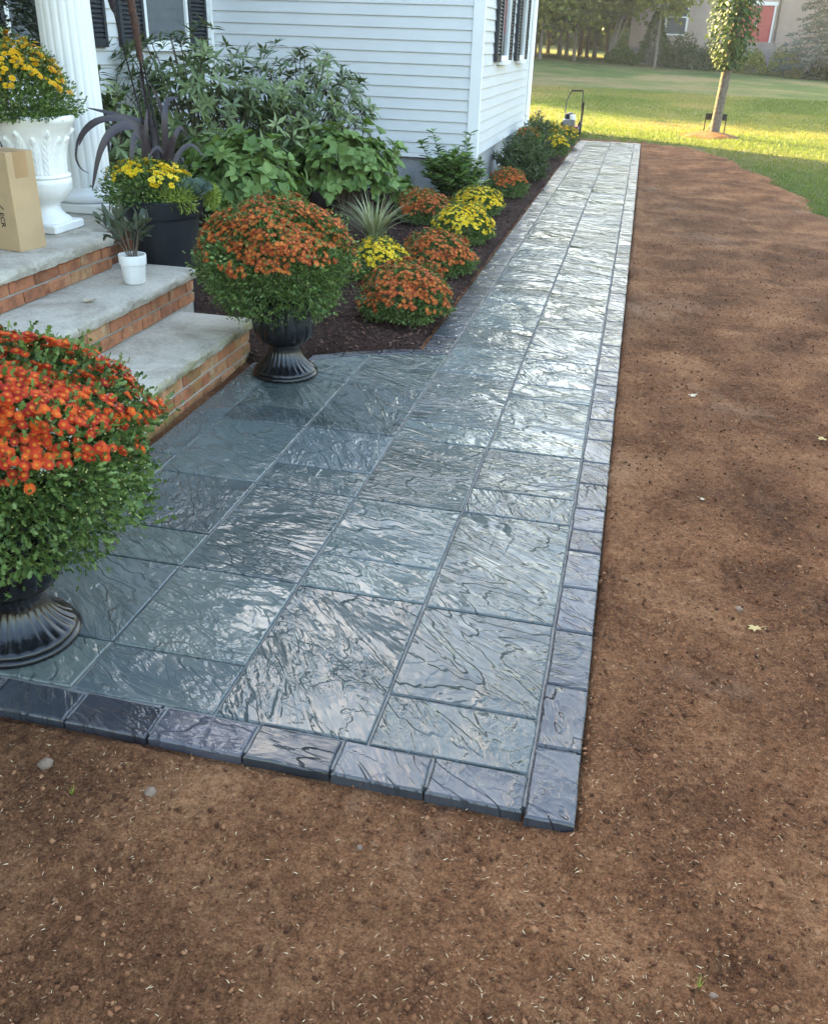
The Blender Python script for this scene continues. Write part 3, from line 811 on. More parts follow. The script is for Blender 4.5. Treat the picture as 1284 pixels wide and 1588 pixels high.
fallen(0.46, 4.71, sz(.46, 4.71), .9, .034, M['dry_pale'], 'pale tan fallen leaf on soil level with the urn by the steps')
fallen(1.03, 4.25, sz(1.03, 4.25), 2.2, .03, M['dry_leaf'], 'yellow fallen leaf at the open side of the soil')
fallen(0.45, 3.45, sz(.45, 3.45), 2.9, .016, M['dry_pale'], 'small pale fallen leaf on soil near the path border')
# stones on the soil
for i, (x, y, s_, lab) in enumerate([(0.36, 1.22, .009, 'small pale stone beside the lime seedling'), (-0.93, 1.43, .018, 'largest pale stone at the foot of the front border'), (-1.22, 1.45, .022, 'half buried stone below the near urn'),
                                   (-0.40, 1.40, .011, 'flat stone in soil before the blue front border'), (0.52, 2.63, .016, 'grey stone behind the yellow leaf')]):
    b_ = MB(); b_.add([(v[0] * s_ * random.uniform(.8, 1.2), v[1] * s_ * random.uniform(.7, 1.1), v[2] * s_ * .6 * random.uniform(.8, 1.2)) for v in ICO_V], ICO_F)
    o = b_.obj('stone', M['pebble'], None, True, (x, y, sz(x, y) - .003), random.random() * 6); tag(o, lab, 'stone')

# ------------------------------------------------------------------ house
house = empty('house', (-3.3, 12.0, 0))
tag(house, 'white clapboard house with black shutters and a projecting wing', 'house')
def hp(mb, name, mat, parent=house, **k):
    o = mb.obj(name, mat, parent, **k)
    o.location = -house.location if parent is house else Vector((0, 0, 0))
    return o
EXP = 0.1142
def board_mesh(L):
    b_ = MB()
    pr = [(0, 0), (-.021, 0.0), (-.022, .004), (-.0205, .018), (-.008, EXP + .004), (0, EXP + .004)]
    v = [(0, a, b) for a, b in pr] + [(L, a, b) for a, b in pr]
    n_ = len(pr)
    f = [(i, i + n_, (i + 1) % n_ + n_, (i + 1) % n_) for i in range(n_)] + [tuple(range(n_)), tuple(reversed(range(n_, 2*n_)))]
    b_.add(v, [tuple(reversed(q)) for q in f])
    return b_.mesh('siding_board', M['siding'])
def sided_wall(name, x, y, rz, L, z0, z1, zpieces, backing):
    w = hp(backing, name, M['siding'])
    me = board_mesh(L)
    z = z0
    up = MB()
    while z < z1:
        if z < zpieces:
            o = link('siding_board', me, w, Vector((x, y, z)), rz)
        else:
            c, s_ = math.cos(rz), math.sin(rz)
            pr = [(-.021, 0.0), (-.022, .004), (-.0205, .018), (-.008, EXP + .004)]
            vv = [(x + a0 * c - b0 * s_, y + a0 * s_ + b0 * c, z + zz) for a0 in (0, L) for b0, zz in [(0, 0)] + pr]
            up.add(vv, [(0, 1, 6, 5), (1, 2, 7, 6), (2, 3, 8, 7), (3, 4, 9, 8)])
        z += EXP
    if up.v: up.obj('upper_siding', M['siding'], w)
    return w
ZS = 0.425
sided_wall('wing_front_wall', -4.86, 10.8, 0, 3.02, ZS, 5.6, 2.35, MB().box(-4.86, -1.84, 10.801, 11.0, ZS, 5.6))
sided_wall('wing_side_wall', -1.77, 10.87, PI / 2, 4.16, ZS, 5.6, 2.35, MB().box(-1.95, -1.771, 10.87, 15.03, ZS, 5.6))
sided_wall('main_wall', -4.87, -2.0, PI / 2, 12.72, 0.60, 5.7, 2.2, MB().box(-5.1, -4.871, -2.0, 10.72, 0.3, 5.7))
hp(MB().box(-4.9, -1.80, 10.83, 15.06, -0.3, ZS - .002), 'foundation', M['concrete'])
hp(MB().box(-12.0, -4.90, -2.0, 23.4, -0.3, 5.7).box(-4.9, -1.96, 11.01, 15.0, ZS, 5.6), 'inner_walls', M['siding'])
hp(MB().box(-5.05, -4.85, -2.0, 10.83, -0.3, 0.598), 'foundation', M['concrete'])
# trims
hp(MB().box(-1.862, -1.742, 10.768, 10.868, ZS - .02, 5.6), 'corner_trim', M['white_paint'])
hp(MB().box(-1.84, -1.742, 15.03, 15.14, ZS - .02, 5.6), 'corner_trim', M['white_paint'])
hp(MB().box(-4.90, -4.825, 10.70, 10.772, ZS, 5.6), 'inside_corner_trim', M['white_paint'])
hp(MB().box(-4.82, -1.864, 10.772, 10.800, ZS - .042, ZS - .003), 'starter_strip', M['white_paint'])
# drain pipe at the far end
hp(MB().tube([(-1.71, 15.19, .1), (-1.71, 15.19, 5.5)], .035, 10), 'downspout', M['white_paint'], smooth=True)
# roofs: gables along y for the main body, hip of the wing
rf = MB()
rf.add([(-12.6, -2.5, 5.6), (-4.4, -2.5, 5.6), (-8.5, -2.5, 8.4), (-12.6, 23.9, 5.6), (-4.4, 23.9, 5.6), (-8.5, 23.9, 8.4)],
       [(0, 1, 2), (5, 4, 3), (1, 4, 5, 2), (3, 0, 2, 5), (0, 3, 4, 1)])
rf.add([(-1.3, 10.4, 5.5), (-1.3, 15.5, 5.5), (-1.3, 12.95, 7.2), (-8.0, 10.4, 5.5), (-8.0, 15.5, 5.5), (-8.0, 12.95, 7.2)],
       [(0, 1, 2), (0, 2, 5, 3), (1, 4, 5, 2), (0, 3, 4, 1)])
hp(rf, 'roof', M['roof'])
pr_ = MB().box(-4.85, -2.75, -0.6, 5.85, 2.95, 3.2)
pr_.add([(-2.6, -.7, 3.2), (-2.6, 5.95, 3.2), (-4.85, 5.95, 3.9), (-4.85, -.7, 3.9)], [(0, 1, 2, 3)])
hp(pr_, 'porch_roof', M['white_paint'])
# windows
def window(x, y0, y1, z0, z1, sash=True):
    w = MB()
    o_ = 0.055; fr = .05
    w.box(x + .002, x + o_, y0, y0 + fr, z0, z1); w.box(x + .002, x + o_, y1 - fr, y1, z0, z1)
    w.box(x + .002, x + o_ - .002, y0 + fr, y1 - fr, z0, z0 + fr); w.box(x + .002, x + o_ - .002, y0 + fr, y1 - fr, z1 - fr, z1)
    w.box(x + .002, x + o_ - .004, y0 + fr, y1 - fr, (z0 + z1) / 2 - .02, (z0 + z1) / 2 + .02)
    wo = hp(w, 'window', M['white_paint'])
    g = MB().box(x + .024, x + .030, y0 + fr - .002, y1 - fr + .002, z0 + fr - .002, z1 - fr + .002).obj('pane', M['glass'], wo)
    MB().box(x + .002, x + o_ + .03, y0 - .02, y1 + .02, z0 - .045, z0 - .002).obj('sill', M['white_paint'], wo)
def shutter(x, y0, y1, z0, z1):
    b_ = MB(); o_ = .062; st = .045
    b_.box(x + .024, x + o_, y0, y0 + st, z0, z1).box(x + .024, x + o_, y1 - st, y1, z0, z1)
    b_.box(x + .024, x + o_ - .002, y0 + st, y1 - st, z0, z0 + .07).box(x + .024, x + o_ - .002, y0 + st, y1 - st, z1 - .06, z1)
    b_.box(x + .023, x + .030, y0 + st, y1 - st, z0 + .07, z1 - .06)
    z = z0 + .085
    while z < z1 - .09:
        b_.add([(x + o_ - .006, y0 + st, z), (x + o_ - .006, y1 - st, z), (x + .032, y1 - st, z + .034), (x + .032, y0 + st, z + .034),
                (x + o_ - .006, y0 + st, z + .007), (x + o_ - .006, y1 - st, z + .007), (x + .032, y1 - st, z + .041), (x + .032, y0 + st, z + .041)],
               [(3, 2, 1, 0), (4, 5, 6, 7), (0, 1, 5, 4)])
        z += .038
    hp(b_, 'shutter', M['shutter'])
X = -1.77
shutter(X, 11.64, 11.99, 1.37, 2.9); window(X, 12.0, 12.66, 1.38, 2.9); shutter(X, 12.67, 12.95, 1.37, 2.9)
shutter(X, 13.42, 13.73, 1.36, 2.9); window(X, 13.74, 14.32, 1.37, 2.9); shutter(X, 14.33, 14.60, 1.36, 2.9)
X = -4.87
shutter(X, 8.67, 9.14, 1.43, 2.9); window(X, 9.16, 10.12, 1.44, 2.9); shutter(X, 10.14, 10.57, 1.43, 2.9)
window(X, 6.95, 7.95, 1.44, 2.9); shutter(X, 7.97, 8.42, 1.43, 2.9); shutter(X, 6.46, 6.93, 1.43, 2.9)
# fluted porch column
CX, CY = -3.29, 5.30
flut = lambda q, i, z: 1.0 - 0.045 * max(0, math.cos(q * 20)) ** .7
pc = hp(MB().lathe([(.150, .72), (.150, 1.0), (.149, 1.5), (.146, 2.2), (.140, 2.95)], 160, (CX, CY, 0), flut), 'porch_column', M['white_paint'], auto=70)
prof = [(.165, .64), (.198, .642), (.212, .655), (.215, .668), (.208, .682), (.190, .692), (.170, .697), (.162, .71), (.158, .722)]
MB().lathe(prof, 48, (CX, CY, 0)).obj('base_ring', M['white_paint'], pc, auto=50)
MB().cbox((CX, CY, .589), .43, .43, .052, .006).obj('plinth', M['white_paint'], pc)

# ------------------------------------------------------------------ urns and pots
def black_urn(x, y, label):
    t = empty('urn_planter', (x, y, 0.0005)); tag(t, label, 'urn', 'black resin urns at the steps')
    fl = lambda q, i, z: 1.0 + (0.045 * (abs(math.sin(q * 13)) - .5) if 6 < i < 13 else 0)
    MB().lathe([(.150, 0), (.170, .002), (.173, .010), (.171, .018), (.163, .022), (.165, .029), (.160, .036), (.150, .043), (.132, .054), (.112, .072), (.094, .098), (.082, .128), (.079, .150), (.084, .160), (.084, .166)], 208, mod=fl).obj('foot', M['urn_black'], t, auto=60)
    def lob(q, i, z):
        c = abs(math.sin(q * 8))
        return 1.0 + 0.05 * (min(1, c * 1.5) - .6) * min(1, max(0, (z - .17) / .04)) * (1 if z < .40 else 0)
    MB().lathe([(.080, .166), (.100, .172), (.128, .190), (.146, .214), (.156, .245), (.160, .290), (.158, .340), (.156, .385), (.162, .402), (.180, .412), (.192, .420), (.194, .430), (.186, .436), (.168, .430)], 224, mod=lob).obj('bowl', M['urn_black'], t, auto=60)
    MB().lathe([(.166, .405), (.10, .412), (.01, .415)], 24).obj('potting_soil', M['potting'], t)
U1 = (-1.58, 1.885); U2 = (-1.655, 4.325)
black_urn(*U1, 'black fluted urn holding the big orange-red mum')
black_urn(*U2, 'black fluted urn beside the end of the bottom step')

wu = empty('urn_planter', (-3.132, 4.605, 0.589)); tag(wu, 'white footed urn with leaf relief on the porch', 'urn')
MB().cbox((0, 0, 0), .285, .285, .048, .008).obj('plinth', M['white_stone'], wu)
prof = [(.135, .047), (.136, .055), (.128, .064), (.108, .078), (.088, .100), (.080, .122), (.082, .136), (.100, .150), (.125, .170), (.145, .195), (.157, .225), (.161, .250), (.162, .262), (.156, .272), (.152, .276), (.160, .281), (.161, .288), (.154, .294), (.140, .298)]
nz = 34
for i in range(nz + 1):
    t = i / nz
    prof.append((.137 + .008 * t + .055 * t ** 2.6, .302 + t * .235))
n_relief = len(prof)
prof += [(.203, .545), (.214, .556), (.217, .570), (.216, .584), (.208, .590), (.192, .588), (.180, .570)]
def acanth(q, i, z):
    if z < .302 or i >= n_relief: return 1.0
    t = (z - .302) / .235
    k = q * 15 / (2 * PI); s_ = (k % 1.0) - .5
    tip = .80 + .14 * ((int(k) % 2))
    wdt = .50 * max(0.0, 1 - (t / tip) ** 5) if t < tip else 0
    if wdt <= 0: return 1.0
    e = max(0.0, 1 - (abs(s_) / wdt) ** 4)
    rib = .5 + .5 * math.cos(2 * PI * (t * 6.5 - abs(s_) * 3.2))
    mid = math.exp(-(s_ / .05) ** 2)
    curl = .05 * math.exp(-((t - tip + .06) / .06) ** 2) * e
    return 1 + e * (.035 + .035 * rib * (1 - mid) + .04 * mid) + curl
MB().lathe(prof, 260, mod=acanth).obj('bowl', M['white_stone'], wu, auto=75)
MB().lathe([(.185, .572), (.1, .578), (.01, .58)], 24).obj('potting_soil', M['potting'], wu)

# ------------------------------------------------------------------ cardboard box
bx = empty('cardboard_box', (-2.915, 4.03, 0.589), math.atan2(.165, .036) - PI / 2)
tag(bx, 'tall brown cardboard box standing on the porch edge', 'box')
MB().box(-.34, 0, .0, .17, .001, .463).obj('body', M['cardboard'], bx)
MB().box(-.34, -.002, -.0032, -.0002, .003, .466).box(.0002, .0032, 0.0, .012, .003, .462).obj('flap', M['cardboard'], bx)
MB().box(.0004, .0014, .045, .125, .345, .4632).box(-.335, .0014, .047, .123, .4632, .4642).obj('tape', M['tape'], bx)
def text_mesh(body, size, mat, name):
    cu = bpy.data.curves.new(name, 'FONT'); cu.body = body; cu.size = size; cu.extrude = 0.0003; cu.offset = .0008
    tmp = bpy.data.objects.new('tmp', cu); COL.objects.link(tmp)
    dg = bpy.context.evaluated_depsgraph_get()
    me = bpy.data.meshes.new_from_object(tmp.evaluated_get(dg))
    bpy.data.objects.remove(tmp)
    me.materials.clear(); me.materials.append(mat); me.name = name
    return me
tx = link('printed_letters', text_mesh('ECR', .040, M['ink'], 'printed_letters'), bx)
tx.matrix_local = Matrix.Translation((-.095, -.0037, .185)) @ Matrix.Rotation(PI / 2, 4, 'X') @ Matrix.Rotation(-PI / 2, 4, 'Z')
tx2 = MB()
tx2.tube([(-.10 + .035 * math.cos(a), -.0036, .195 + .022 * math.sin(a)) for a in np.linspace(0.1, PI - .1, 12)], .003, 5)
tx2.obj('printed_mark', M['ink'], bx)

# ------------------------------------------------------------------ mums
def mum(x, y, zc, rx, rz_up, rz_dn, label, kind, nleaf, nflow, fsize, lsize, leafmat='mum_leaf', ind=0, flow_lo=0.15, nbud=200, group=None, big=False, name='chrysanthemum', seed=1, flow_bias=None, zfloor=None, stem=True):
    r = np.random.default_rng(seed)
    base_z = zfloor if zfloor is not None else zc - rz_dn
    t = empty(name, (x, y, base_z)); tag(t, label, 'chrysanthemum', group)
    C0 = np.array([0, 0, zc - base_z])
    ph = r.random(6) * 6
    def surf(u, k):
        a = np.arctan2(u[:, 1], u[:, 0])
        bump_ = 1 + .075 * np.sin(2 * a + ph[0]) * (1 - u[:, 2] ** 2) + .06 * np.sin(5 * a + ph[1] + 3 * u[:, 2]) + .05 * np.sin(9 * u[:, 2] + 4 * a + ph[2]) + .035 * np.sin(11 * a + 13 * u[:, 2] + ph[5])
        rz = np.where(u[:, 2] > 0, rz_up, rz_dn)
        return C0 + u * np.stack([rx + 0 * rz, rx + 0 * rz, rz], -1) * (bump_ * k)[:, None]
    u = rand_dirs(int(nleaf * 1.25), r)
    if zfloor is not None: u = u[u[:, 2] > -.75]
    u = u[:nleaf]; n_ = len(u)
    k = 1.05 - .46 * r.random(n_) ** 1.3 + .16 * r.random(n_) ** 9
    pos = surf(u, k)
    if zfloor is not None: pos[:, 2] = np.maximum(pos[:, 2], .004)
    d = unit(u + .75 * rand_dirs(n_, r) + np.array([0, 0, .25]))
    o = cloud('foliage', *LOBED, pos, d, u + .6 * rand_dirs(n_, r), np.stack([lsize * .8 * (.7 + .6 * r.random(n_))] + [lsize * 1.1 * (.7 + .6 * r.random(n_))] * 2, -1), M[leafmat], t, r.random(n_) ** 1.2, r=r)
    o['kind'] = 'stuff'
    # flowers: even spread over the upper dome with jitter
    m_ = nflow * 3
    i = np.arange(m_) + .5
    zz = 1 - (1 - flow_lo) * i / m_
    zz = np.clip(zz + .05 * r.normal(size=m_), -.3, 1)
    a = i * 2.39996 + .5 * r.normal(size=m_)
    uf = np.stack([np.sqrt(np.maximum(0, 1 - zz ** 2)) * np.cos(a), np.sqrt(np.maximum(0, 1 - zz ** 2)) * np.sin(a), zz], -1)
    cl = .5 + .5 * np.sin(5 * a + ph[3] + 6 * zz) * np.sin(4 * zz * 3 + ph[4] + 2 * a)
    w = (.30 + .8 * np.clip((zz - flow_lo) * 1.1, 0, 1)) * (.55 + .6 * cl)
    if flow_bias is not None: w = w * np.clip(flow_bias(uf), 0.02, 2)
    sel = np.argsort(-(w * (.45 + r.random(m_))))[:nflow]
    uf = uf[sel]
    pf = surf(uf, 1.03 + .05 * r.random(len(uf)))
    nf = unit(uf + np.array([0, 0, .35]) + .35 * rand_dirs(len(uf), r))
    sf = fsize * (.72 + .45 * r.random(len(uf)))
    V0, F0, rad0 = FL_BIG if big else FL_SMALL
    wp = pf + np.array([x, y, base_z]) - np.array([0, 0, 1.6])
    order = np.argsort(np.linalg.norm(wp, axis=1))
    side = unit(np.cross(nf, rand_dirs(len(uf), r)))
    if ind:
        me = mesh_np('flower', np.array(V0), F0, M[kind], {'rad': rad0, 'rnd': np.zeros(len(V0))})
        for j in order[:ind]:
            fo = link('flower', me, t)
            mt = Matrix(np.column_stack([side[j], np.cross(nf[j], side[j]), nf[j]]).tolist()).to_4x4()
            fo.matrix_local = Matrix.Translation(pf[j].tolist()) @ mt @ Matrix.Diagonal((sf[j], sf[j], sf[j], 1))
        rest = order[ind:]
    else: rest = order
    if len(rest):
        R_ = np.stack([side[rest], np.cross(nf[rest], side[rest]), nf[rest]], -1)
        V, F, at = scatter(V0, F0, pf[rest], R_, sf[rest], r.random(len(rest)), rad0)
        link('flowers', mesh_np('flowers', V, F, M[kind], at), t)['kind'] = 'stuff'
    if nbud:
        ub = rand_dirs(nbud * 3, r); ub = ub[ub[:, 2] > -.35][:nbud]
        pb = surf(ub, 1.0 + .045 * r.random(len(ub)))
        V, F, at = scatter(*BUD, pb, frames(unit(ub + .3 * rand_dirs(len(ub), r)), rand_dirs(len(ub), r)), fsize * (.30 + .25 * r.random(len(ub))), r.random(len(ub)))
        link('buds', mesh_np('buds', V, F, M['bud'], at, True), t)['kind'] = 'stuff'
    if stem:
        b_ = MB()
        for q in range(9):
            a_ = q * .7; e_ = C0 + np.array([rx * .55 * math.cos(a_), rx * .55 * math.sin(a_), .1 * rz_up])
            b_.tube([(0.02 * math.cos(a_), .02 * math.sin(a_), .005), tuple(C0 * .5 + e_ * .35), tuple(e_)], [.005, .004, .002], 5)
        b_.obj('stem', M['stem'], t)
    return t
mum(U1[0] + .02, U1[1] + .03, .60, .365, .265, .34, 'large orange-red mum in the urn by the dark border corner', 'orange_red', 26000, 2500, .0150, .021, ind=300, flow_lo=-.6, nbud=1000, big=True, seed=11,
    flow_bias=lambda u: 0.75 + .45 * u[:, 2] - .15 * (u[:, 0] * .8 + u[:, 1] * .5))
mum(U2[0] - .03, U2[1], .585, .350, .275, .28, 'large rust orange mum in the urn beside the bottom step', 'rust', 24000, 2000, .0136, .019, ind=300, flow_lo=-.35, nbud=700, big=False, seed=12)
mum(-3.20, 4.60, 1.19, .275, .315, .06, 'yellow mum in the white porch urn', 'gold', 8000, 420, .019, .022, flow_lo=.12, nbud=200, seed=13, ind=200, zfloor=1.165)
G = 'mums planted in the mulch bed'
mum(-1.30, 5.58, .10, .285, .235, .10, 'orange mum nearest the corner where bed meets landing', 'rust', 9000, 800, .0165, .018, flow_lo=-.35, nbud=60, seed=14, group=G, zfloor=.0, ind=150)
mum(-1.72, 6.50, .10, .205, .185, .10, 'small bright yellow mum beside the striped grass clump', 'yellow', 5000, 340, .018, .018, flow_lo=-.35, nbud=60, seed=15, group=G, zfloor=.0, ind=100)
mum(-1.36, 6.85, .10, .275, .20, .10, 'wide orange mum between two yellow mums by the path', 'rust', 8000, 800, .0165, .018, flow_lo=-.4, nbud=60, seed=16, group=G, zfloor=.0, ind=120)
mum(-1.39, 8.08, .10, .260, .215, .10, 'yellow mum with many half-open buds by the path', 'yellow', 7500, 560, .0175, .018, flow_lo=-.35, nbud=160, seed=17, group=G, zfloor=.0, ind=120)
mum(-1.92, 8.85, .10, .245, .20, .10, 'rust mum below the grey foundation wall', 'rust', 6000, 620, .0165, .018, flow_lo=-.35, nbud=40, seed=18, group=G, zfloor=.0)
mum(-1.50, 9.55, .10, .240, .16, .10, 'flat yellow mum in front of the leafy green plant', 'yellow', 6000, 440, .018, .018, flow_lo=-.35, nbud=60, seed=19, group=G, zfloor=.0)
mum(-1.37, 10.80, .12, .205, .19, .12, 'faded rust mum in front of the house corner', 'rust', 5000, 520, .015, .018, flow_lo=-.1, nbud=40, seed=20, group=G, zfloor=.0)
mum(-1.50, 13.7, .36, .20, .16, .3, 'rust mum half hidden behind the feathery aster', 'rust', 1200, 120, .02, .030, flow_lo=.2, nbud=0, seed=21, group=G, zfloor=.0)
mum(-1.21, 15.0, .15, .185, .175, .13, 'round yellow mum between the asters and the path', 'yellow', 1600, 200, .022, .030, flow_lo=-.1, nbud=30, seed=22, group=G, zfloor=.0)
mum(-1.24, 16.9, .15, .26, .17, .13, 'orange and gold mum at the far end of the bed', 'gold', 1800, 170, .022, .030, flow_lo=-.1, nbud=40, seed=23, group=G, zfloor=.0)
mum(-1.42, 16.0, .25, .22, .18, .2, 'pale gold mum behind the round yellow mum', 'gold', 1600, 90, .02, .030, flow_lo=.1, nbud=40, seed=24, group=G, zfloor=.0)

# ------------------------------------------------------------------ black pot with millet, mum, sedum, kale
PB = np.array([-2.665, 5.06, 0.0])
pb = empty('plant_pot', tuple(PB)); tag(pb, 'tall round black pot standing behind the end of the middle step', 'pot')
MB().lathe([(.130, -.02), (.134, 0), (.138, .01), (.172, .32), (.205, .60), (.212, .625), (.224, .629), (.230, .64), (.240, .71), (.244, .722), (.236, .728), (.222, .720), (.21, .66)], 64).obj('body', M['pot_black'], pb, auto=40)
MB().lathe([(.216, .685), (.1, .692), (.01, .695)], 24).obj('potting_soil', M['potting'], pb)
n_h = unit(np.array([PB[0], PB[1], 0.])); r_h = np.array([n_h[1], -n_h[0], 0.])
def at_(b, lat, z, dep=0.0): return Vector((b + r_h * lat + n_h * dep + np.array([0, 0, z - b[2]])).tolist())
mum(*(at_(PB, -.065, .8)[:2]), .76, .235, .155, .10, 'yellow mum filling the left of the tall black pot', 'yellow', 6500, 200, .0215, .020, flow_lo=.1, nbud=110, seed=30, ind=130, leafmat='mum_leaf')
def strap(mb, pts, w, nrm=None, fold=.25):
    pts = [Vector(p) for p in pts]
    # Catmull-like refinement
    P = []
    for i in range(len(pts) - 1):
        p0 = pts[max(0, i-1)]; p1 = pts[i]; p2 = pts[i+1]; p3 = pts[min(len(pts)-1, i+2)]
        for s_ in range(4):
            t = s_ / 4
            P.append(.5 * ((2*p1) + (p2-p0)*t + (2*p0-5*p1+4*p2-p3)*t*t + (3*p1-p0-3*p2+p3)*t**3))
    P.append(pts[-1])
    vs_, fs_ = [], []
    n_ = len(P)
    for i, p in enumerate(P):
        t = (P[min(i+1, n_-1)] - P[max(i-1, 0)]).normalized()
        up = Vector(nrm) if nrm else Vector((0, 0, 1))
        a = t.cross(up)
        if a.length < .05: a = t.cross(Vector((.6, -.8, .1)))
        a.normalize(); b = a.cross(t)
        k = i / (n_ - 1); ww = w * (min(1, k * 5 + .35)) * (1 - k ** 2.2) ** .8 * .5 + .0005
        vs_ += [p - a * ww + b * ww * fold, p, p + a * ww + b * ww * fold]
    for i in range(n_ - 1):
        fs_ += [(3*i, 3*i+1, 3*i+4, 3*i+3), (3*i+1, 3*i+2, 3*i+5, 3*i+4)]
    return mb.add(vs_, fs_)
ml = empty('ornamental_millet', tuple(at_(PB, -.01, .69, .05))); tag(ml, 'dark purple ornamental millet rising from the black pot', 'millet')
def ml_part(mb, name, mat, **k):
    o = mb.obj(name, mat, ml, **k); o.location = -ml.location; return o
D = .05
ml_part(MB().tube([at_(PB, -.01, .69, D), at_(PB, -.02, 1.05, D), at_(PB, -.045, 1.46, D)], [.010, .009, .006], 8), 'stalk', M['millet_dark'], smooth=True)
ml_part(MB().tube([at_(PB, -.04, 1.43, D), at_(PB, -.042, 1.46, D), at_(PB, -.052, 1.62, D), at_(PB, -.068, 1.80, D), at_(PB, -.09, 1.94, D), at_(PB, -.10, 1.98, D)], [.008, .017, .021, .020, .015, .004], 12), 'flower_spike', M['millet_head'], smooth=True)
ml_part(MB().tube([at_(PB, .0, .69, D), at_(PB, -.025, .96, D), at_(PB, -.08, 1.23, D), at_(PB, -.155, 1.68, D)], [.009, .007, .005, .004], 8), 'stalk', M['millet_dark'], smooth=True)
ml_part(MB().tube([at_(PB, -.153, 1.665, D), at_(PB, -.156, 1.69, D), at_(PB, -.175, 1.78, D), at_(PB, -.19, 1.88, D)], [.006, .016, .017, .005], 12), 'flower_spike', M['millet_dark'], smooth=True)
ml_part(MB().tube([at_(PB, .03, .69, D), at_(PB, .02, 1.0, D), at_(PB, -.015, 1.30, D), at_(PB, -.03, 1.46, D + .03)], [.009, .007, .005, .003], 8), 'stalk', M['millet_dark'], smooth=True)
for pts, w in [
    ([(-.04,1.04,0),(-.12,1.11,-.04),(-.23,1.08,-.08),(-.31,.97,-.10),(-.375,.77,-.11)], .065),
    ([(-.03,1.0,0),(-.14,1.13,-.02),(-.27,1.14,-.05),(-.37,1.08,-.05),(-.42,1.00,-.05)], .045),
    ([(-.03,1.05,.02),(-.18,1.14,.03),(-.32,1.13,.03),(-.41,1.05,.03),(-.445,.95,.0),(-.43,.88,.0),(-.385,.85,.0)], .022),
    ([(.02,1.10,.02),(-.12,1.14,.0),(-.24,1.17,0),(-.355,1.195,0)], .036),
    ([(-.02,.95,0),(-.10,1.07,-.06),(-.135,.98,-.10),(-.155,.87,-.11)], .045),
    ([(.03,.80,0),(.05,1.0,-.02),(.06,1.15,-.02),(.09,1.24,.02),(.15,1.25,.05)], .048),
    ([(.04,.80,0),(.08,.98,-.03),(.11,1.06,-.04),(.15,1.10,-.02),(.18,1.03,.0)], .042),
    ([(.0,.8,0),(.0,1.0,.03),(-.03,1.2,.05),(-.06,1.38,.06)], .035),
    ([(.04,.9,0),(.06,1.08,.04),(.04,1.22,.06),(.0,1.32,.05)], .034),
    ([(-.03,.75,0),(-.07,.93,-.03),(-.05,1.08,-.04),(-.03,1.20,-.02)], .045),
    ([(.01,.85,-.02),(.04,.95,-.06),(.0,1.0,-.08),(-.06,.93,-.1)], .032),
    ([(.05,.8,0),(.12,.95,.03),(.20,1.0,.05),(.27,.93,.05)], .036)]:
    b_ = MB(); strap(b_, [at_(PB, q[0], q[1], D + q[2]) for q in pts], w * .85, tuple(-n_h * .9 + np.array([.15, 0, .45])))
    ml_part(b_, 'leaf', M['millet'], smooth=True)
# lime sedum
sd = empty('sedum', tuple(at_(PB, .075, .70, -.17))); tag(sd, 'lime green trailing sedum at the front of the black pot', 'sedum')
n = 1500; u = rand_dirs(n); pos = u * np.array([.085, .06, .075]) * (rng.random(n)[:, None] ** .4) + np.array([0, 0, .03]) + np.outer(rng.normal(size=n) * .03, r_h)
cloud('foliage', *LANCE, pos, unit(u + .6 * rand_dirs(n)), u, .020 + .010 * rng.random(n), M['lime'], sd)['kind'] = 'stuff'
sd2 = empty('sedum', tuple(at_(PB, .29, .70, -.03))); tag(sd2, 'small lime green sedum tuft hanging by the kale', 'sedum')
n = 700; u = rand_dirs(n); pos = u * np.array([.04, .04, .07]) * (rng.random(n)[:, None] ** .4) + np.array([0, 0, .03])
cloud('foliage', *LANCE, pos, unit(u + .6 * rand_dirs(n)), u, .020 + .010 * rng.random(n), M['lime'], sd2)['kind'] = 'stuff'
kl = empty('ornamental_kale', tuple(at_(PB, .185, .725, -.10))); tag(kl, 'blue green ornamental kale at the right of the black pot', 'kale')
for i in range(13):
    a = i * 2.4; el = .25 + .9 * i / 13
    V, F = [], []
    L_ = .13 - .004 * i; m_ = 9
    for s_ in range(5):
        t = s_ / 4
        for j in range(m_):
            q = (j / (m_ - 1) - .5)
            wd = L_ * (.25 + 1.0 * t)
            wob = .014 * math.sin(j * 2.3 + i) * t * t
            V.append((q * wd, L_ * t * (1 - .5 * q * q), .05 * t * t * math.cos(q * 3) + wob + .16 * L_ * q * q))
    for s_ in range(4):
        for j in range(m_ - 1): F.append((s_*m_+j, s_*m_+j+1, (s_+1)*m_+j+1, (s_+1)*m_+j))
    b_ = MB(); b_.add(V, F); o = b_.obj('leaf', M['kale'], kl, True)
    o.rotation_euler = (el, 0, a); o.location = (0, 0, .012)

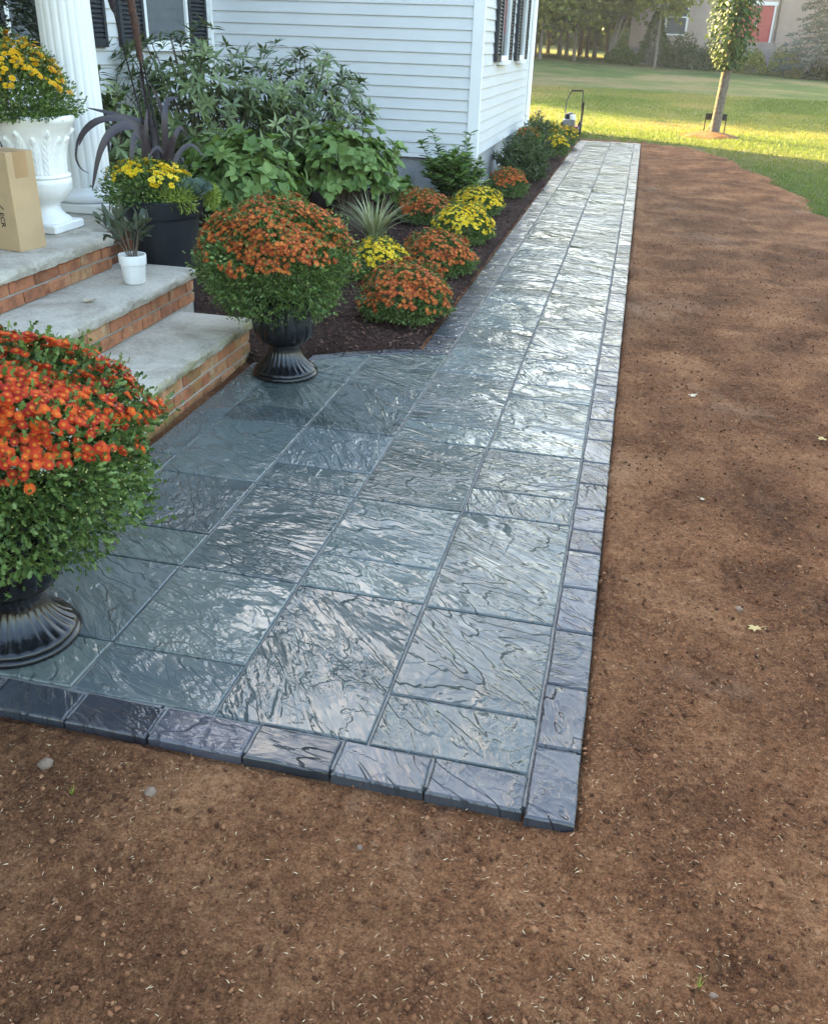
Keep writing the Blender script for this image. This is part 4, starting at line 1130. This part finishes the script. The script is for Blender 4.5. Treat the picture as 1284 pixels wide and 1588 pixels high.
# ------------------------------------------------------------------ small white pot with its plant
WP = np.array([-2.50, 4.37, .3965])
wp_ = empty('plant_pot', tuple(WP)); tag(wp_, 'small cream white flower pot on the middle step', 'pot')
MB().lathe([(.050, 0), (.053, .002), (.055, .006), (.064, .098), (.069, .100), (.0715, .146), (.070, .150), (.064, .149), (.062, .12)], 48).obj('body', M['white_stone'], wp_, auto=35)
MB().lathe([(.063, .128), (.03, .132), (.003, .134)], 20).obj('potting_soil', M['potting'], wp_)
sp = empty('potted_shrub', tuple(WP + np.array([0, 0, .128]))); tag(sp, 'spindly grey green shrub in the small white pot', 'shrub')
lp, ld = [], []
for i in range(9):
    a = i * 2.4 + .3; r_ = .015 + .025 * (i % 3)
    b0 = np.array([.3 * r_ * math.cos(a), .3 * r_ * math.sin(a), 0]); hh = .17 + .10 * random.random()
    e = np.array([.11 * math.cos(a) + (-.04), .11 * math.sin(a), hh])
    m_ = b0 * .5 + e * .5 + np.array([.02 * math.cos(a + 1), .02 * math.sin(a), .04])
    MB().tube([b0, m_, e], [.0035, .003, .0018], 6).obj('stem', M['twig'], sp, smooth=True)
    for k in range(13):
        t = .35 + .65 * random.random()
        pt = b0 * (1-t)**2 + 2 * m_ * t * (1-t) + e * t * t
        lp.append(pt + rng.normal(size=3) * .012); ld.append(unit(e - b0 + .11 * rng.normal(size=3)))
lp, ld = np.array(lp), np.array(ld); ld = unit(ld + .5 * rand_dirs(len(ld)))
cloud('foliage', *LEAF, lp, ld, rand_dirs(len(lp)) * .5 + np.array([0, 0, 1.]), .050 + .03 * rng.random(len(lp)), M['olive'], sp)['kind'] = 'stuff'

# ------------------------------------------------------------------ bed shrubs
def whorl_shrub(x, y, rx, ry, h, label, ntip, leafn, lsize, mat, seed, twig=True, lowest=.12, temp=LANCE, name='shrub'):
    r = np.random.default_rng(seed)
    t = empty(name, (x, y, 0.0)); tag(t, label, 'shrub')
    u = rand_dirs(ntip * 3, r); u = u[u[:, 2] > -.55][:ntip]
    k = 1 - .5 * r.random(len(u)) ** 1.6
    a = np.arctan2(u[:, 1], u[:, 0])
    k = k * (1 + .10 * np.sin(3 * a + seed) + .09 * np.sin(7 * u[:, 2] * 2 + 4 * a + seed))
    c = np.array([0, 0, h * .52])
    tips = c + u * np.array([rx, ry, h * .48]) * k[:, None]
    tips[:, 2] = np.maximum(tips[:, 2], lowest)
    axis = unit(u * np.array([1, 1, .6]) + np.array([0, 0, .7]) + .35 * rand_dirs(len(u), r))
    # leaves around each tip
    m_ = leafn
    ax = np.repeat(axis, m_, 0); tp = np.repeat(tips, m_, 0)
    q = unit(np.cross(ax, np.repeat(rand_dirs(len(u), r), m_, 0)))
    w = np.cross(ax, q)
    th = np.tile(np.arange(m_) * 2 * PI / m_, len(u)) + .3 * r.normal(size=len(ax))
    rd = q * np.cos(th)[:, None] + w * np.sin(th)[:, None]
    d = unit(rd + ax * (.15 + .6 * r.random(len(ax)))[:, None] - np.array([0, 0, .12]))
    pos = tp - ax * (.04 * r.random(len(ax)))[:, None]
    cloud('foliage', *temp, pos, d, ax + .25 * rand_dirs(len(ax), r), lsize * (.65 + .55 * r.random(len(ax))), M[mat], t, np.repeat(r.random(len(u)), m_) * .6 + .4 * r.random(len(ax)), r=r)['kind'] = 'stuff'
    if twig:
        b_ = MB()
        for i in range(0, len(u), max(1, len(u) // 60)):
            e = tips[i]
            b_.tube([(.05 * u[i, 0], .05 * u[i, 1], -.02), tuple(e * np.array([.35, .35, .5])), tuple(e)], [.014, .009, .004], 5)
        b_.obj('branch', M['twig'], t)
    return t
whorl_shrub(-4.12, 8.75, .95, .62, 1.62, 'tall whorled evergreen shrub in front of the window', 330, 8, .135, 'rhodo', 41)
whorl_shrub(-3.40, 9.55, .80, .62, 1.50, 'evergreen shrub against the wide clapboard wall', 320, 8, .125, 'rhodo', 42)
whorl_shrub(-4.25, 7.15, .42, .45, 1.30, 'evergreen shrub between porch column and window', 70, 8, .16, 'rhodo', 46)
whorl_shrub(-3.25, 7.65, .52, .40, .84, 'broad leaved hydrangea behind the black pot', 260, 5, .100, 'hydr', 43, temp=BROAD)
whorl_shrub(-2.78, 9.05, .58, .45, .84, 'broad leaved hydrangea below the clapboard wall edge', 300, 5, .095, 'hydr', 44, temp=BROAD)
whorl_shrub(-2.35, 9.75, .25, .2, .26, 'low leafy seedling shrub by the foundation', 26, 4, .09, 'hydr', 47, temp=BROAD, twig=False, lowest=.05)
def leafy_plant(x, y, rad, h, label, nst, lsize, mat, seed, temp=LEAF, tall=()):
    r = np.random.default_rng(seed)
    t = empty('leafy_plant', (x, y, 0.0)); tag(t, label, 'plant')
    lp, ld, up_ = [], [], []
    st = MB()
    for i in range(nst):
        a = r.random() * 2 * PI; rr = rad * math.sqrt(r.random()) * .9
        hh = h * (.55 + .45 * r.random()) * (1 - .35 * (rr / rad) ** 2)
        if i < len(tall): a, rr, hh = tall[i]
        e = np.array([rr * math.cos(a), rr * math.sin(a), hh]); b0 = np.array([e[0] * .25, e[1] * .25, 0])
        m_ = (b0 + e) / 2 + np.array([0, 0, .06])
        st.tube([b0, m_, e], [.006, .005, .002], 5)
        for k in range(int(hh / lsize * 7)):
            tt = .25 + .75 * r.random() ** .8
            pt = b0 * (1-tt)**2 + 2 * m_ * tt * (1-tt) + e * tt * tt
            aa = r.random() * 2 * PI
            lp.append(pt); ld.append((math.cos(aa), math.sin(aa), .15 + .5 * r.random() * tt))
    st.obj('stem', M['stem'], t)
    lp = np.array(lp); ld = np.array(ld)
    cloud('foliage', *temp, lp, ld, np.tile([0., 0, 1], (len(lp), 1)) + .35 * rand_dirs(len(lp), r), lsize * (.6 + .6 * r.random(len(lp))), M[mat], t, r=r)['kind'] = 'stuff'
leafy_plant(-1.88, 10.28, .40, .55, 'leafy green plant with tall shoots at the house corner', 75, .095, 'hydr', 51, tall=((2.9, .30, .70), (.1, .14, .72), (3.6, .42, .62)))
leafy_plant(-1.55, 15.75, .22, .72, 'thin upright shrub at the far end of the side wall', 14, .07, 'ivy', 53)
def feathery(x, y, rx, ry, h, label, n_, seed, ls=.05):
    r = np.random.default_rng(seed)
    t = empty('aster_plant', (x, y, 0.0)); tag(t, label, 'plant')
    st = MB(); P, Dd = [], []
    for i in range(130):
        u = rand_dirs(1, r)[0]; u[2] = abs(u[2]) * .9 + .12; u /= np.linalg.norm(u)
        k = .75 + .3 * r.random()
        e = u * np.array([rx, ry, h]) * k; b0 = np.array([e[0] * .12, e[1] * .12, 0])
        m_ = (b0 + e) / 2 + np.array([0, 0, .05])
        st.tube([b0, m_, e], [.003, .0022, .001], 4, False)
        tt = np.sort(.2 + .8 * r.random(n_ // 130))[:, None]
        P.append(b0 * (1-tt)**2 + 2 * m_ * tt * (1-tt) + e * tt * tt)
        Dd.append(unit(rand_dirs(len(tt), r) + (e - b0) * .8))
    st.obj('stem', M['stem'], t)
    P = np.concatenate(P); Dd = np.concatenate(Dd)
    cloud('foliage', *LANCE, P, Dd, rand_dirs(len(P), r), ls * (.6 + .7 * r.random(len(P))), M['aster'], t, r=r)['kind'] = 'stuff'
    k = r.integers(0, len(P), 14)
    V, F, at = scatter(FL_SMALL[0], FL_SMALL[1], P[k] * 1.03, frames(rand_dirs(14, r), rand_dirs(14, r)), .014 * np.ones(14), r.random(14), FL_SMALL[2])
    link('flowers', mesh_np('flowers', V, F, M['white_flower'], at), t)
feathery(-1.42, 12.35, .40, .55, .60, 'feathery grey green aster clump below the side windows', 7000, 55, .065)
feathery(-1.45, 14.1, .30, .70, .68, 'second feathery aster clump further along the side wall', 7000, 56, .065)
# striped ornamental grass
sg = empty('striped_grass', (-2.10, 7.72, 0.0)); tag(sg, 'clump of cream striped ornamental grass among the mums', 'grass')
V, F, rn = [], [], []
for i in range(150):
    a = random.random() * 2 * PI; L_ = random.uniform(.30, .52); out = random.uniform(.08, .40); o = len(V)
    w = random.uniform(.004, .0075); lean = random.uniform(.6, 1.0)
    for s_ in range(6):
        t = s_ / 5; rr = .03 + out * t ** 1.5; zz = L_ * (t - .55 * t ** 2.6 * lean * (out / .4))
        ww = w * (1 - t ** 2) + .0006
        c_, s2 = math.cos(a), math.sin(a)
        V += [(rr * c_ - ww * s2, rr * s2 + ww * c_, zz), (rr * c_ + ww * s2, rr * s2 - ww * c_, zz)]
        rn += [.95 if i % 3 else .2, .1 if i % 2 else .7]
    for s_ in range(5): F.append((o+2*s_, o+2*s_+1, o+2*s_+3, o+2*s_+2))
link('blades', mesh_np('blades', V, F, M['stripe_blade'], {'rnd': np.array(rn)}), sg)['kind'] = 'stuff'
# dark conifer behind the porch column
def conifer(x, y, rad, h, label, mat, n_, lsz, seed, z0=0.0, name='conifer_shrub', cat='shrub', parts=True):
    r = np.random.default_rng(seed)
    t = empty(name, (x, y, z0)); tag(t, label, cat)
    zz = h * (.05 + .95 * r.random(n_)); a = r.random(n_) * 2 * PI
    R_ = rad * (1 - (zz / h) ** 1.4) * (.55 + .5 * r.random(n_) ** .5) * (1 + .15 * np.sin(4 * a + zz * 6))
    pos = np.stack([R_ * np.cos(a), R_ * np.sin(a), zz], -1)
    d = unit(np.stack([np.cos(a), np.sin(a), .1 - .5 * r.random(n_)], -1) + .4 * rand_dirs(n_, r))
    cloud('foliage', *LANCE, pos, d, rand_dirs(n_, r), lsz * (.6 + .8 * r.random(n_)), M[mat], t, r=r)['kind'] = 'stuff'
    MB().tube([(0, 0, -.05), (0, 0, h * .9)], [.05, .01], 6).obj('trunk', M['bark'], t)
    return t
conifer(-4.35, 6.1, .62, 2.9, 'dark evergreen shrub beside the porch column', 'conifer', 12000, .075, 61)

# ------------------------------------------------------------------ far end: machine, tree, sign
def torus(mb, c, R_, r_, axis, n1=24, n2=6):
    c = Vector(c); ax = Vector(axis).normalized()
    a = ax.cross(Vector((0, 0, 1))).normalized(); b = ax.cross(a)
    vs_, fs_ = [], []
    for i in range(n1):
        q = 2 * PI * i / n1; dd = a * math.cos(q) + b * math.sin(q)
        for j in range(n2):
            w = 2 * PI * j / n2
            vs_.append(c + dd * (R_ + r_ * math.cos(w)) + ax * r_ * math.sin(w))
    for i in range(n1):
        for j in range(n2):
            i2, j2 = (i+1) % n1, (j+1) % n2
            fs_.append((i*n2+j, i2*n2+j, i2*n2+j2, i*n2+j2))
    return mb.add(vs_, fs_)
mw = empty('lawn_edger', (-1.33, 19.75, -0.045)); tag(mw, 'small wheeled engine machine with a tall bent handle on the grass', 'edger')
def wheel(x, y, r_):
    w = MB(); torus(w, (x, y, r_), r_ - .02, .018, (1, .25, 0)); wo = w.obj('wheel', M['rubber'], mw, True)
    s_ = MB()
    for k in range(5):
        a = 2 * PI * k / 5 + .3
        s_.tube([(x, y, r_), (x - .25 * (r_ - .02) * math.cos(a), y + (r_ - .02) * math.cos(a), r_ + (r_ - .02) * math.sin(a))], .009, 5)
    s_.tube([(x - .03, y, r_), (x + .03, y, r_)], .025, 8)
    s_.obj('rim', M['steel'], wo)
wheel(.18, -.12, .135); wheel(-.17, -.10, .125); wheel(.16, .30, .10)
MB().cbox((0, .08, .12), .34, .42, .05, .012).obj('deck', M['red_paint'], mw)
en = MB().cbox((-.05, .08, .17), .24, .24, .12, .02).obj('engine', M['steel'], mw)
b_ = MB()
for k in range(6): b_.box(-.15, .04, -.055, -.030, .18 + .018 * k, .188 + .018 * k)
b_.obj('cooling_fins', M['steel'], en)
MB().lathe([(.07, .29), (.09, .30), (.09, .35), (.075, .385), (.04, .405), (.005, .41)], 24, (-.04, .08, 0)).obj('engine_cover', M['black_plastic'], en, auto=40)
MB().lathe([(.055, .285), (.06, .29), (.06, .37), (.05, .375)], 16, (.02, -.02, 0)).obj('fuel_tank', M['white_paint'], en, auto=40)
hd = MB().tube([(-.14, .1, .16), (-.135, .02, .62), (-.05, -.10, .80), (-.02, -.12, .815)], .012, 8).tube([(.20, .1, .16), (.17, .02, .62), (.185, -.10, .80), (.165, -.12, .815)], .012, 8).obj('handle', M['steel'], mw, True)
MB().tube([(-.04, -.113, .812), (.175, -.12, .818)], .017, 8).obj('grip', M['rubber'], hd, True)
MB().tube([(.185, .08, .16), (.205, .03, .60)], .022, 8).tube([(.205, .03, .60), (.21, .02, .63)], .012, 6).obj('control_rod', M['twig'], mw, True)

def tree(x, y, z0, h, trunk_r, crown_c, crown_r, n_clump, per, lsz, mat, label, seed, lean=(0, 0), bark='bark', group=None, name='tree', branches=7):
    r = np.random.default_rng(seed)
    t = empty(name, (x, y, z0)); tag(t, label, 'tree', group)
    top = np.array([lean[0], lean[1], h * .8])
    b_ = MB()
    b_.tube([(0, 0, -.15), (lean[0] * .05, lean[1] * .05, h * .05), tuple(top * .35), tuple(top * .7), tuple(top)], [trunk_r * 1.35, trunk_r, trunk_r * .85, trunk_r * .55, trunk_r * .15], 10)
    tr = b_.obj('trunk', M[bark], t, True)
    b_ = MB(); cc = np.array(crown_c); cr = np.array(crown_r)
    u = rand_dirs(n_clump, r); cl = cc + u * cr * (r.random(n_clump) ** .45)[:, None]
    for k in range(branches):
        e = cl[k * 3 % n_clump]; s0 = top * (.3 + .5 * r.random())
        b_.tube([tuple(s0), tuple((s0 + e) / 2 + np.array([0, 0, -.15])), tuple(e)], [trunk_r * .35, trunk_r * .2, trunk_r * .06], 6)
    b_.obj('branches', M[bark], tr)
    cs = (.10 + .14 * r.random(n_clump)) * cr.mean()
    pos = np.repeat(cl, per, 0) + r.normal(size=(n_clump * per, 3)) * np.repeat(cs, per)[:, None] * np.array([1.2, 1.2, .7])
    n_ = len(pos)
    cloud('crown', *QUADL, pos, rand_dirs(n_, r) + np.array([0, 0, -.3]), rand_dirs(n_, r) + np.array([0, 0, .8]), lsz * (.6 + .8 * r.random(n_)), M[mat], t, np.repeat(r.random(n_clump), per) * .55 + .45 * r.random(n_), r=r)['kind'] = 'stuff'
    return t
def copy_tree(o, loc, rz, s, label=None, group=None):
    c = o.copy(); COL.objects.link(c); c.location = loc; c.rotation_euler = (0, 0, rz); c.scale = (s, s, s)
    if label: c['label'] = label
    if group: c['group'] = group
    for ch in o.children:
        d = ch.copy(); COL.objects.link(d); d.parent = c
        for g in ch.children:
            e = g.copy(); COL.objects.link(e); e.parent = d
    return c
# lawn tree with ivy up its trunk
lt = empty('tree', (1.52, 21.2, -0.02)); tag(lt, 'slim grey lawn tree with leafy ivy climbing its trunk', 'tree')
tr = MB().tube([(0, 0, -.1), (0.01, 0, .05), (.03, 0, .6), (.06, 0, 1.4), (.11, .02, 2.6), (.2, .05, 4.0), (.2, .1, 6.5)], [.15, .105, .098, .100, .09, .08, .03], 14).obj('trunk', M['bark'], lt, True)
b_ = MB()
for k in range(8):
    a = k * 2.4; b_.tube([(.2, .07, 3.6 + .3 * k), (.2 + .8 * math.cos(a), .8 * math.sin(a), 4.1 + .32 * k), (.2 + 1.7 * math.cos(a), 1.7 * math.sin(a), 4.6 + .35 * k)], [.035, .025, .01], 6)
b_.obj('branches', M['bark'], tr)
r = np.random.default_rng(71)
n = 4600; zz = 1.30 + 2.9 * r.random(n) ** .8; a = r.random(n) * 2 * PI
wid = .10 + np.clip((zz - 1.25) * .55, 0, .30)
R_ = .09 + wid * r.random(n) ** .7
pos = np.stack([.02 + .045 * zz + R_ * np.cos(a) - .10 * np.clip(zz - 1.3, 0, 1), R_ * np.sin(a), zz - .12 * r.random(n)], -1)
cloud('ivy', *BROAD, pos, unit(np.stack([np.cos(a), np.sin(a), -.9 + 0 * a], -1) + .5 * rand_dirs(n, r)), np.stack([np.cos(a), np.sin(a), .4 + 0 * a], -1) + .5 * rand_dirs(n, r), .045 + .05 * r.random(n), M['ivy'], lt, r=r)['kind'] = 'stuff'
cl = np.array([.2, .1, 5.6]) + rand_dirs(60, r) * np.array([1.9, 1.9, 1.7]) * (r.random(60) ** .4)[:, None]
pos = np.repeat(cl, 70, 0) + r.normal(size=(4200, 3)) * .28
cloud('crown', *QUADL, pos, rand_dirs(4200, r), rand_dirs(4200, r), .12 * (.6 + .8 * r.random(4200)), M['tree_leaf'], lt, r=r)['kind'] = 'stuff'
md = MB()
prf = [(.62, -.02), (.56, .02), (.45, .055), (.30, .085), (.15, .10), (.02, .105)]
mdm = md.lathe(prf, 40, mod=lambda q, i, z: 1 + .07 * math.sin(3 * q + i) + .04 * math.sin(7 * q)).obj('soil_mound', M['soil'], None, True, (1.42, 21.15, -.055))
tag(mdm, kind='structure')
sg_ = empty('garden_sign', (1.36, 21.75, 0.0)); tag(sg_, 'black garden sign board with arched top behind the lawn tree', 'sign')
V = [(-.02, 0, .235), (-.02, 0, .36), (.08, 0, .36)] + [(.20 - .10 * math.cos(q), 0, .375 + .085 * math.sin(q)) for q in np.linspace(0, PI, 9)] + [(.32, 0, .36), (.42, 0, .36), (.42, 0, .235)]
n_ = len(V)
b_ = MB(); b_.add(V + [(x, .02, z) for x, y, z in V], [tuple(range(n_)), tuple(reversed(range(n_, 2*n_)))] + [(i, i + n_, (i+1) % n_ + n_, (i+1) % n_) for i in range(n_)])
b_.obj('board', M['sign_black'], sg_)
for xx in (-.01, .41): MB().tube([(xx, .01, -.08), (xx, .01, .30)], .013, 6).obj('leg', M['sign_black'], sg_)
sl = empty('spot_light', (1.44, 21.45, 0.03)); tag(sl, 'small black ground spotlight beside the lawn tree', 'lamp')
MB().tube([(0, 0, -.05), (0, 0, .05)], .01, 6).obj('stake', M['sign_black'], sl)
MB().tube([(-.01, 0, .04), (.01, 0, .10), (.015, 0, .115), (.03, -.01, .15)], [.02, .032, .02, .035], 10).obj('head', M['sign_black'], sl, True)

# ------------------------------------------------------------------ neighbour's house and its planting
YB = 68.0
nb = empty('neighbour_house', (6.0, YB, 0.4)); tag(nb, 'beige house with red double doors far across the lawn', 'house')
def nbp(mb, name, mat, parent=nb, **k):
    o = mb.obj(name, mat, parent, **k); o.location = -nb.location if parent is nb else Vector((0, 0, 0)); return o
far_w = nbp(MB().box(-1.4, 20, YB, YB + 9, 1.45, 7.2), 'wall', M['beige'])
for k in range(22): MB().box(-1.4, 4.6, YB - .022, YB - .002, 1.5 + .26 * k, 1.5 + .26 * k + .235).obj('siding_board', M['beige'], far_w)
nbp(MB().box(-1.45, 20.05, YB - .05, YB + 9.05, -.3, 1.45), 'foundation', M['far_stone'])
nbp(MB().add([(-2, YB - .6, 7.1), (20.6, YB - .6, 7.1), (20.6, YB + 9.6, 7.1), (-2, YB + 9.6, 7.1), (-2, YB + 4.5, 10.2), (20.6, YB + 4.5, 10.2)], [(0, 1, 5, 4), (2, 3, 4, 5), (0, 4, 3), (1, 2, 5), (0, 3, 2, 1)]), 'roof', M['roof'])
for (x0, x1) in ((5.28, 6.25), (6.27, 7.24)):
    d_ = nbp(MB().cbox(((x0 + x1) / 2, YB - .06, 1.97), x1 - x0, .06, 2.03, .01), 'door', M['door_red'])
    for zz, hh in ((2.12, .55), (2.85, .95)):
        for q in range(2):
            xa = x0 + .1 + q * (x1 - x0 - .12) / 2
            MB().cbox((xa + .19, YB - .098, zz), .34, .03, hh, .012).obj('panel', M['door_red'], d_)
    hx = 6.19 if x0 < 6 else 6.34
    MB().tube([(hx, YB - .13, 2.85), (hx, YB - .13, 3.1)], .03, 6).tube([(hx, YB - .1, 2.98), (hx, YB - .16, 2.98)], .03, 6).obj('handle', M['white_paint'], d_)
nbp(MB().box(5.16, 5.27, YB - .12, YB, 1.95, 4.05).box(7.25, 7.36, YB - .12, YB, 1.95, 4.05).box(5.1, 7.42, YB - .14, YB, 4.02, 4.22), 'door_frame', M['white_paint'])
nbp(MB().tube([(7.55, YB - .16, 6.9), (7.55, YB - .16, 1.1), (7.45, YB - .4, .8)], .07, 8), 'downspout', M['white_paint'], smooth=True)
w_ = nbp(MB().box(.72, .85, YB - .10, YB - .001, 2.2, 4.3).box(2.02, 2.15, YB - .10, YB - .001, 2.2, 4.3).box(.85, 2.02, YB - .098, YB - .001, 2.2, 2.3).box(.85, 2.02, YB - .098, YB - .001, 3.2, 3.28).box(.85, 2.02, YB - .098, YB - .001, 4.2, 4.3), 'window', M['white_paint'])
MB().box(.85, 2.02, YB - .05, YB - .03, 2.3, 4.2).obj('pane', M['glass'], w_)
for k in range(7):
    nbp(MB().cbox((6.15, YB - .75 - .15 * (6 - k), .25 + .245 * k), 2.9, 1.5, .24 if k < 6 else .25, .02), 'step', M['far_stone'])
def lz(x, y): return float(lawn_z(np.array([x]), np.array([y]))[0])
def ball_shrub(x, y, rx, h, mat, label, n_, seed, lsz=.10):
    r = np.random.default_rng(seed)
    t = empty('shrub', (x, y, lz(x, y))); tag(t, label, 'shrub')
    u = rand_dirs(n_, r); u[:, 2] = np.abs(u[:, 2]) * 1.1 - .1
    a = np.arctan2(u[:, 1], u[:, 0])
    pos = u * np.array([rx, rx, h]) * ((1 - .4 * r.random(n_) ** 2) * (1 + .12 * np.sin(3 * a + seed) + .1 * np.sin(7 * u[:, 2] + 5 * a)))[:, None]
    cloud('foliage', *QUADL, pos, unit(u + rand_dirs(n_, r)), rand_dirs(n_, r), lsz * (.6 + .8 * r.random(n_)), M[mat], t, r=r)['kind'] = 'stuff'
    MB().tube([(0, 0, -.1), (0, 0, h * .6)], [.04, .01], 5).obj('stem', M['twig'], t)
ball_shrub(6.25, 65.2, .95, 1.25, 'tree_leaf', 'light green clipped shrub before the red door steps', 2600, 81)
ball_shrub(8.25, 65.6, 1.15, 1.5, 'tree_leaf', 'taller rounded yellow green shrub right of the door steps', 3000, 82)
ball_shrub(10.3, 65.4, .85, .95, 'aster', 'low dull shrub beneath the blue spruce', 2000, 83)
ball_shrub(-1.75, 65.0, .95, .95, 'tree_dark', 'low layered green bush below the pale forked trunks', 2600, 84, .12)
ball_shrub(2.6, 66.3, 1.5, 1.25, 'twigleaf' if 'twigleaf' in M else 'aster', 'wide shrub spreading right of the neighbour window', 2600, 85)
tree(.4, 62.5, lz(.4, 62.5), 8, .08, (0, 0, 4.9), (2.3, 1.6, 2.2), 80, 75, .2, 'tree_leaf', 'small leafy tree before the left end of the neighbour house', 105)
ball_shrub(1.9, 65.6, 1.2, 1.9, 'aster', 'twiggy grey green shrub under the neighbour window', 2600, 88)
ball_shrub(4.4, 65.8, .7, 1.1, 'tree_dark', 'dark low shrub left of the door steps', 1600, 89)
ball_shrub(3.9, 66.3, .8, 1.5, 'aster', 'brownish shrub between the window and the steps', 1800, 87)
conifer(.25, 65.8, .95, 3.2, 'dark upright evergreen at the left of the neighbour house', 'tree_dark', 3500, .20, 86, lz(.25, 65.8), 'conifer_tree', 'tree')
# blue spruce
spz = lz(10.6, 63.5)
spt = empty('spruce_tree', (10.9, 63.5, spz)); tag(spt, 'blue spruce with drooping tiers beside the neighbour house', 'tree')
MB().tube([(0, 0, -.1), (0, 0, 10.5)], [.22, .03], 10).obj('trunk', M['bark'], spt, True)
r = np.random.default_rng(91); P, Dd, br = [], [], MB()
for k in range(150):
    zt = 1.0 + 9.2 * (k / 150) ; a = k * 2.4 + .4 * r.random(); L_ = 3.7 * (1 - zt / 10.9) + .3
    e = np.array([L_ * math.cos(a), L_ * math.sin(a), zt - .16 * L_])
    br.tube([(0, 0, zt), (e[0] * .5, e[1] * .5, zt - .02 * L_), tuple(e)], [.03, .02, .006], 4, False)
    m_ = int(26 + 45 * L_ / 4)
    tt = .25 + .75 * r.random(m_)
    side = (r.random(m_) - .5) * .9 * (1.1 - tt) * L_ * .55
    pp = np.outer(tt, e) + np.stack([-math.sin(a) * side, math.cos(a) * side, zt * (1 - tt) - .10 * np.abs(side) - .05 * r.random(m_)], -1)
    P.append(pp); Dd.append(unit(np.stack([np.cos(a) - math.sin(a) * np.sign(side) * .8, np.sin(a) + math.cos(a) * np.sign(side) * .8, -.15 + 0 * side], -1)))
br.obj('branches', M['bark'], spt)
P = np.concatenate(P); Dd = np.concatenate(Dd)
P = np.repeat(P, 3, 0) + r.normal(size=(len(P) * 3, 3)) * np.array([.09, .09, .03]); Dd = np.repeat(Dd, 3, 0) + .5 * r.normal(size=P.shape)
cloud('needles', *LANCE, P, Dd, rand_dirs(len(P), r), .30 * (.5 + .6 * r.random(len(P))), M['spruce'], spt, r=r)['kind'] = 'stuff'
# woodland behind the lawn
T1 = tree(-6.6, 63.0, lz(-6.6, 63), 11, .11, (0, 0, 5.4), (3.0, 3.0, 4.1), 120, 75, .24, 'tree_leaf', 'bright leafy tree at the wood edge with low hanging branches', 101, group='trees of the wood edge')
T2 = tree(-4.6, 64.5, lz(-4.6, 64.5), 10, .10, (0, 0, 5.3), (2.6, 2.6, 3.9), 110, 75, .24, 'tree_leaf', 'yellow green tree standing between wood and neighbour house', 102, group='trees of the wood edge')
T3 = tree(-2.5, 65.6, lz(-2.5, 65.6), 9, .11, (1.0, 0, 5.8), (2.6, 2.2, 3.0), 90, 70, .22, 'tree_leaf', 'leaning multi stemmed tree with pale trunks by the neighbour house', 103, lean=(1.6, 0), bark='pale_bark')
b_ = MB()
for k in range(3): b_.tube([(-.1 - .15 * k, .1 * k, -.1), (.15 + .2 * k, .1, 1.6), (.7 + .45 * k, .2, 4.5)], [.10, .075, .04], 8)
b_.obj('trunk', M['pale_bark'], T3, True)
TD = tree(-9.4, 66.0, lz(-9.4, 66), 13, .13, (0, 0, 6.6), (3.2, 3.2, 5.0), 130, 75, .26, 'tree_dark', 'dark woodland tree', 104, group='dark trees of the wood')
lab = 'dark trunked tree standing in the shaded wood'
TD['label'] = lab
k = 0
for (x, y) in [(-8.0, 68), (-6.0, 70), (-4.2, 71), (-7.2, 74), (-3.0, 74), (-5.0, 77), (-9.5, 76), (-1.5, 79), (-11.5, 70), (-13, 75), (-11.8, 64), (-7.4, 67.0), (-5.4, 68.5), (-3.6, 69.5), (-4.9, 73.5)]:
    k += 1
    copy_tree(TD, (x, y, lz(x, min(y, 68))), k * 1.3, .85 + .3 * ((k * 7) % 5) / 5, lab, 'dark trees of the wood')
lab = 'broad shade tree of the wood west of the lawn'
for i in range(50):
    row = i // 10
    x = -15 - 4.4 * (i % 10) - 1.5 * row; y = 27 - .75 * (x - .9) + 3.6 + 5.4 * row + 1.0 * math.sin(i * 2.1)
    if x > -13.5 and y > 55: continue
    copy_tree(T1 if i % 2 else TD, (x, y, .4), i * 1.7, 1.15 + .12 * (i % 4), lab, 'shade trees west of the lawn')
r = np.random.default_rng(120)
n = 15000
x = -60 + 100 * r.random(n); y = 92 + 16 * r.random(n); zz = .3 + 10.5 * r.random(n) ** .8 * (.75 + .25 * np.sin(x * .45) * np.sin(x * .17 + 1))
cloud('far_wood', *QUADL, np.stack([x, y, zz], -1), rand_dirs(n, r), rand_dirs(n, r), .9 + .7 * r.random(n), M['tree_dark'], None, r=r)
tag(bpy.data.objects['far_wood'], 'distant wood seen as one dark mass behind the trunks', 'wood', kind='stuff')

# ------------------------------------------------------------------ air
hz = MB().box(-75, 60, -6, 112, -1.4, 19.5).obj('haze', None)
m = bpy.data.materials.new('haze_air'); m.use_nodes = True
nt = m.node_tree
nt.nodes.remove(nt.nodes['Principled BSDF'])
pv = nt.nodes.new('ShaderNodeVolumePrincipled')
pv.inputs['Color'].default_value = (0.93, 0.92, 0.88, 1)
pv.inputs['Density'].default_value = 0.0008
pv.inputs['Anisotropy'].default_value = 0.3
nt.links.new(pv.outputs[0], nt.nodes['Material Output'].inputs['Volume'])
hz.data.materials.append(m)
tag(hz, 'thin pale morning haze over the lawn', 'haze', kind='stuff')
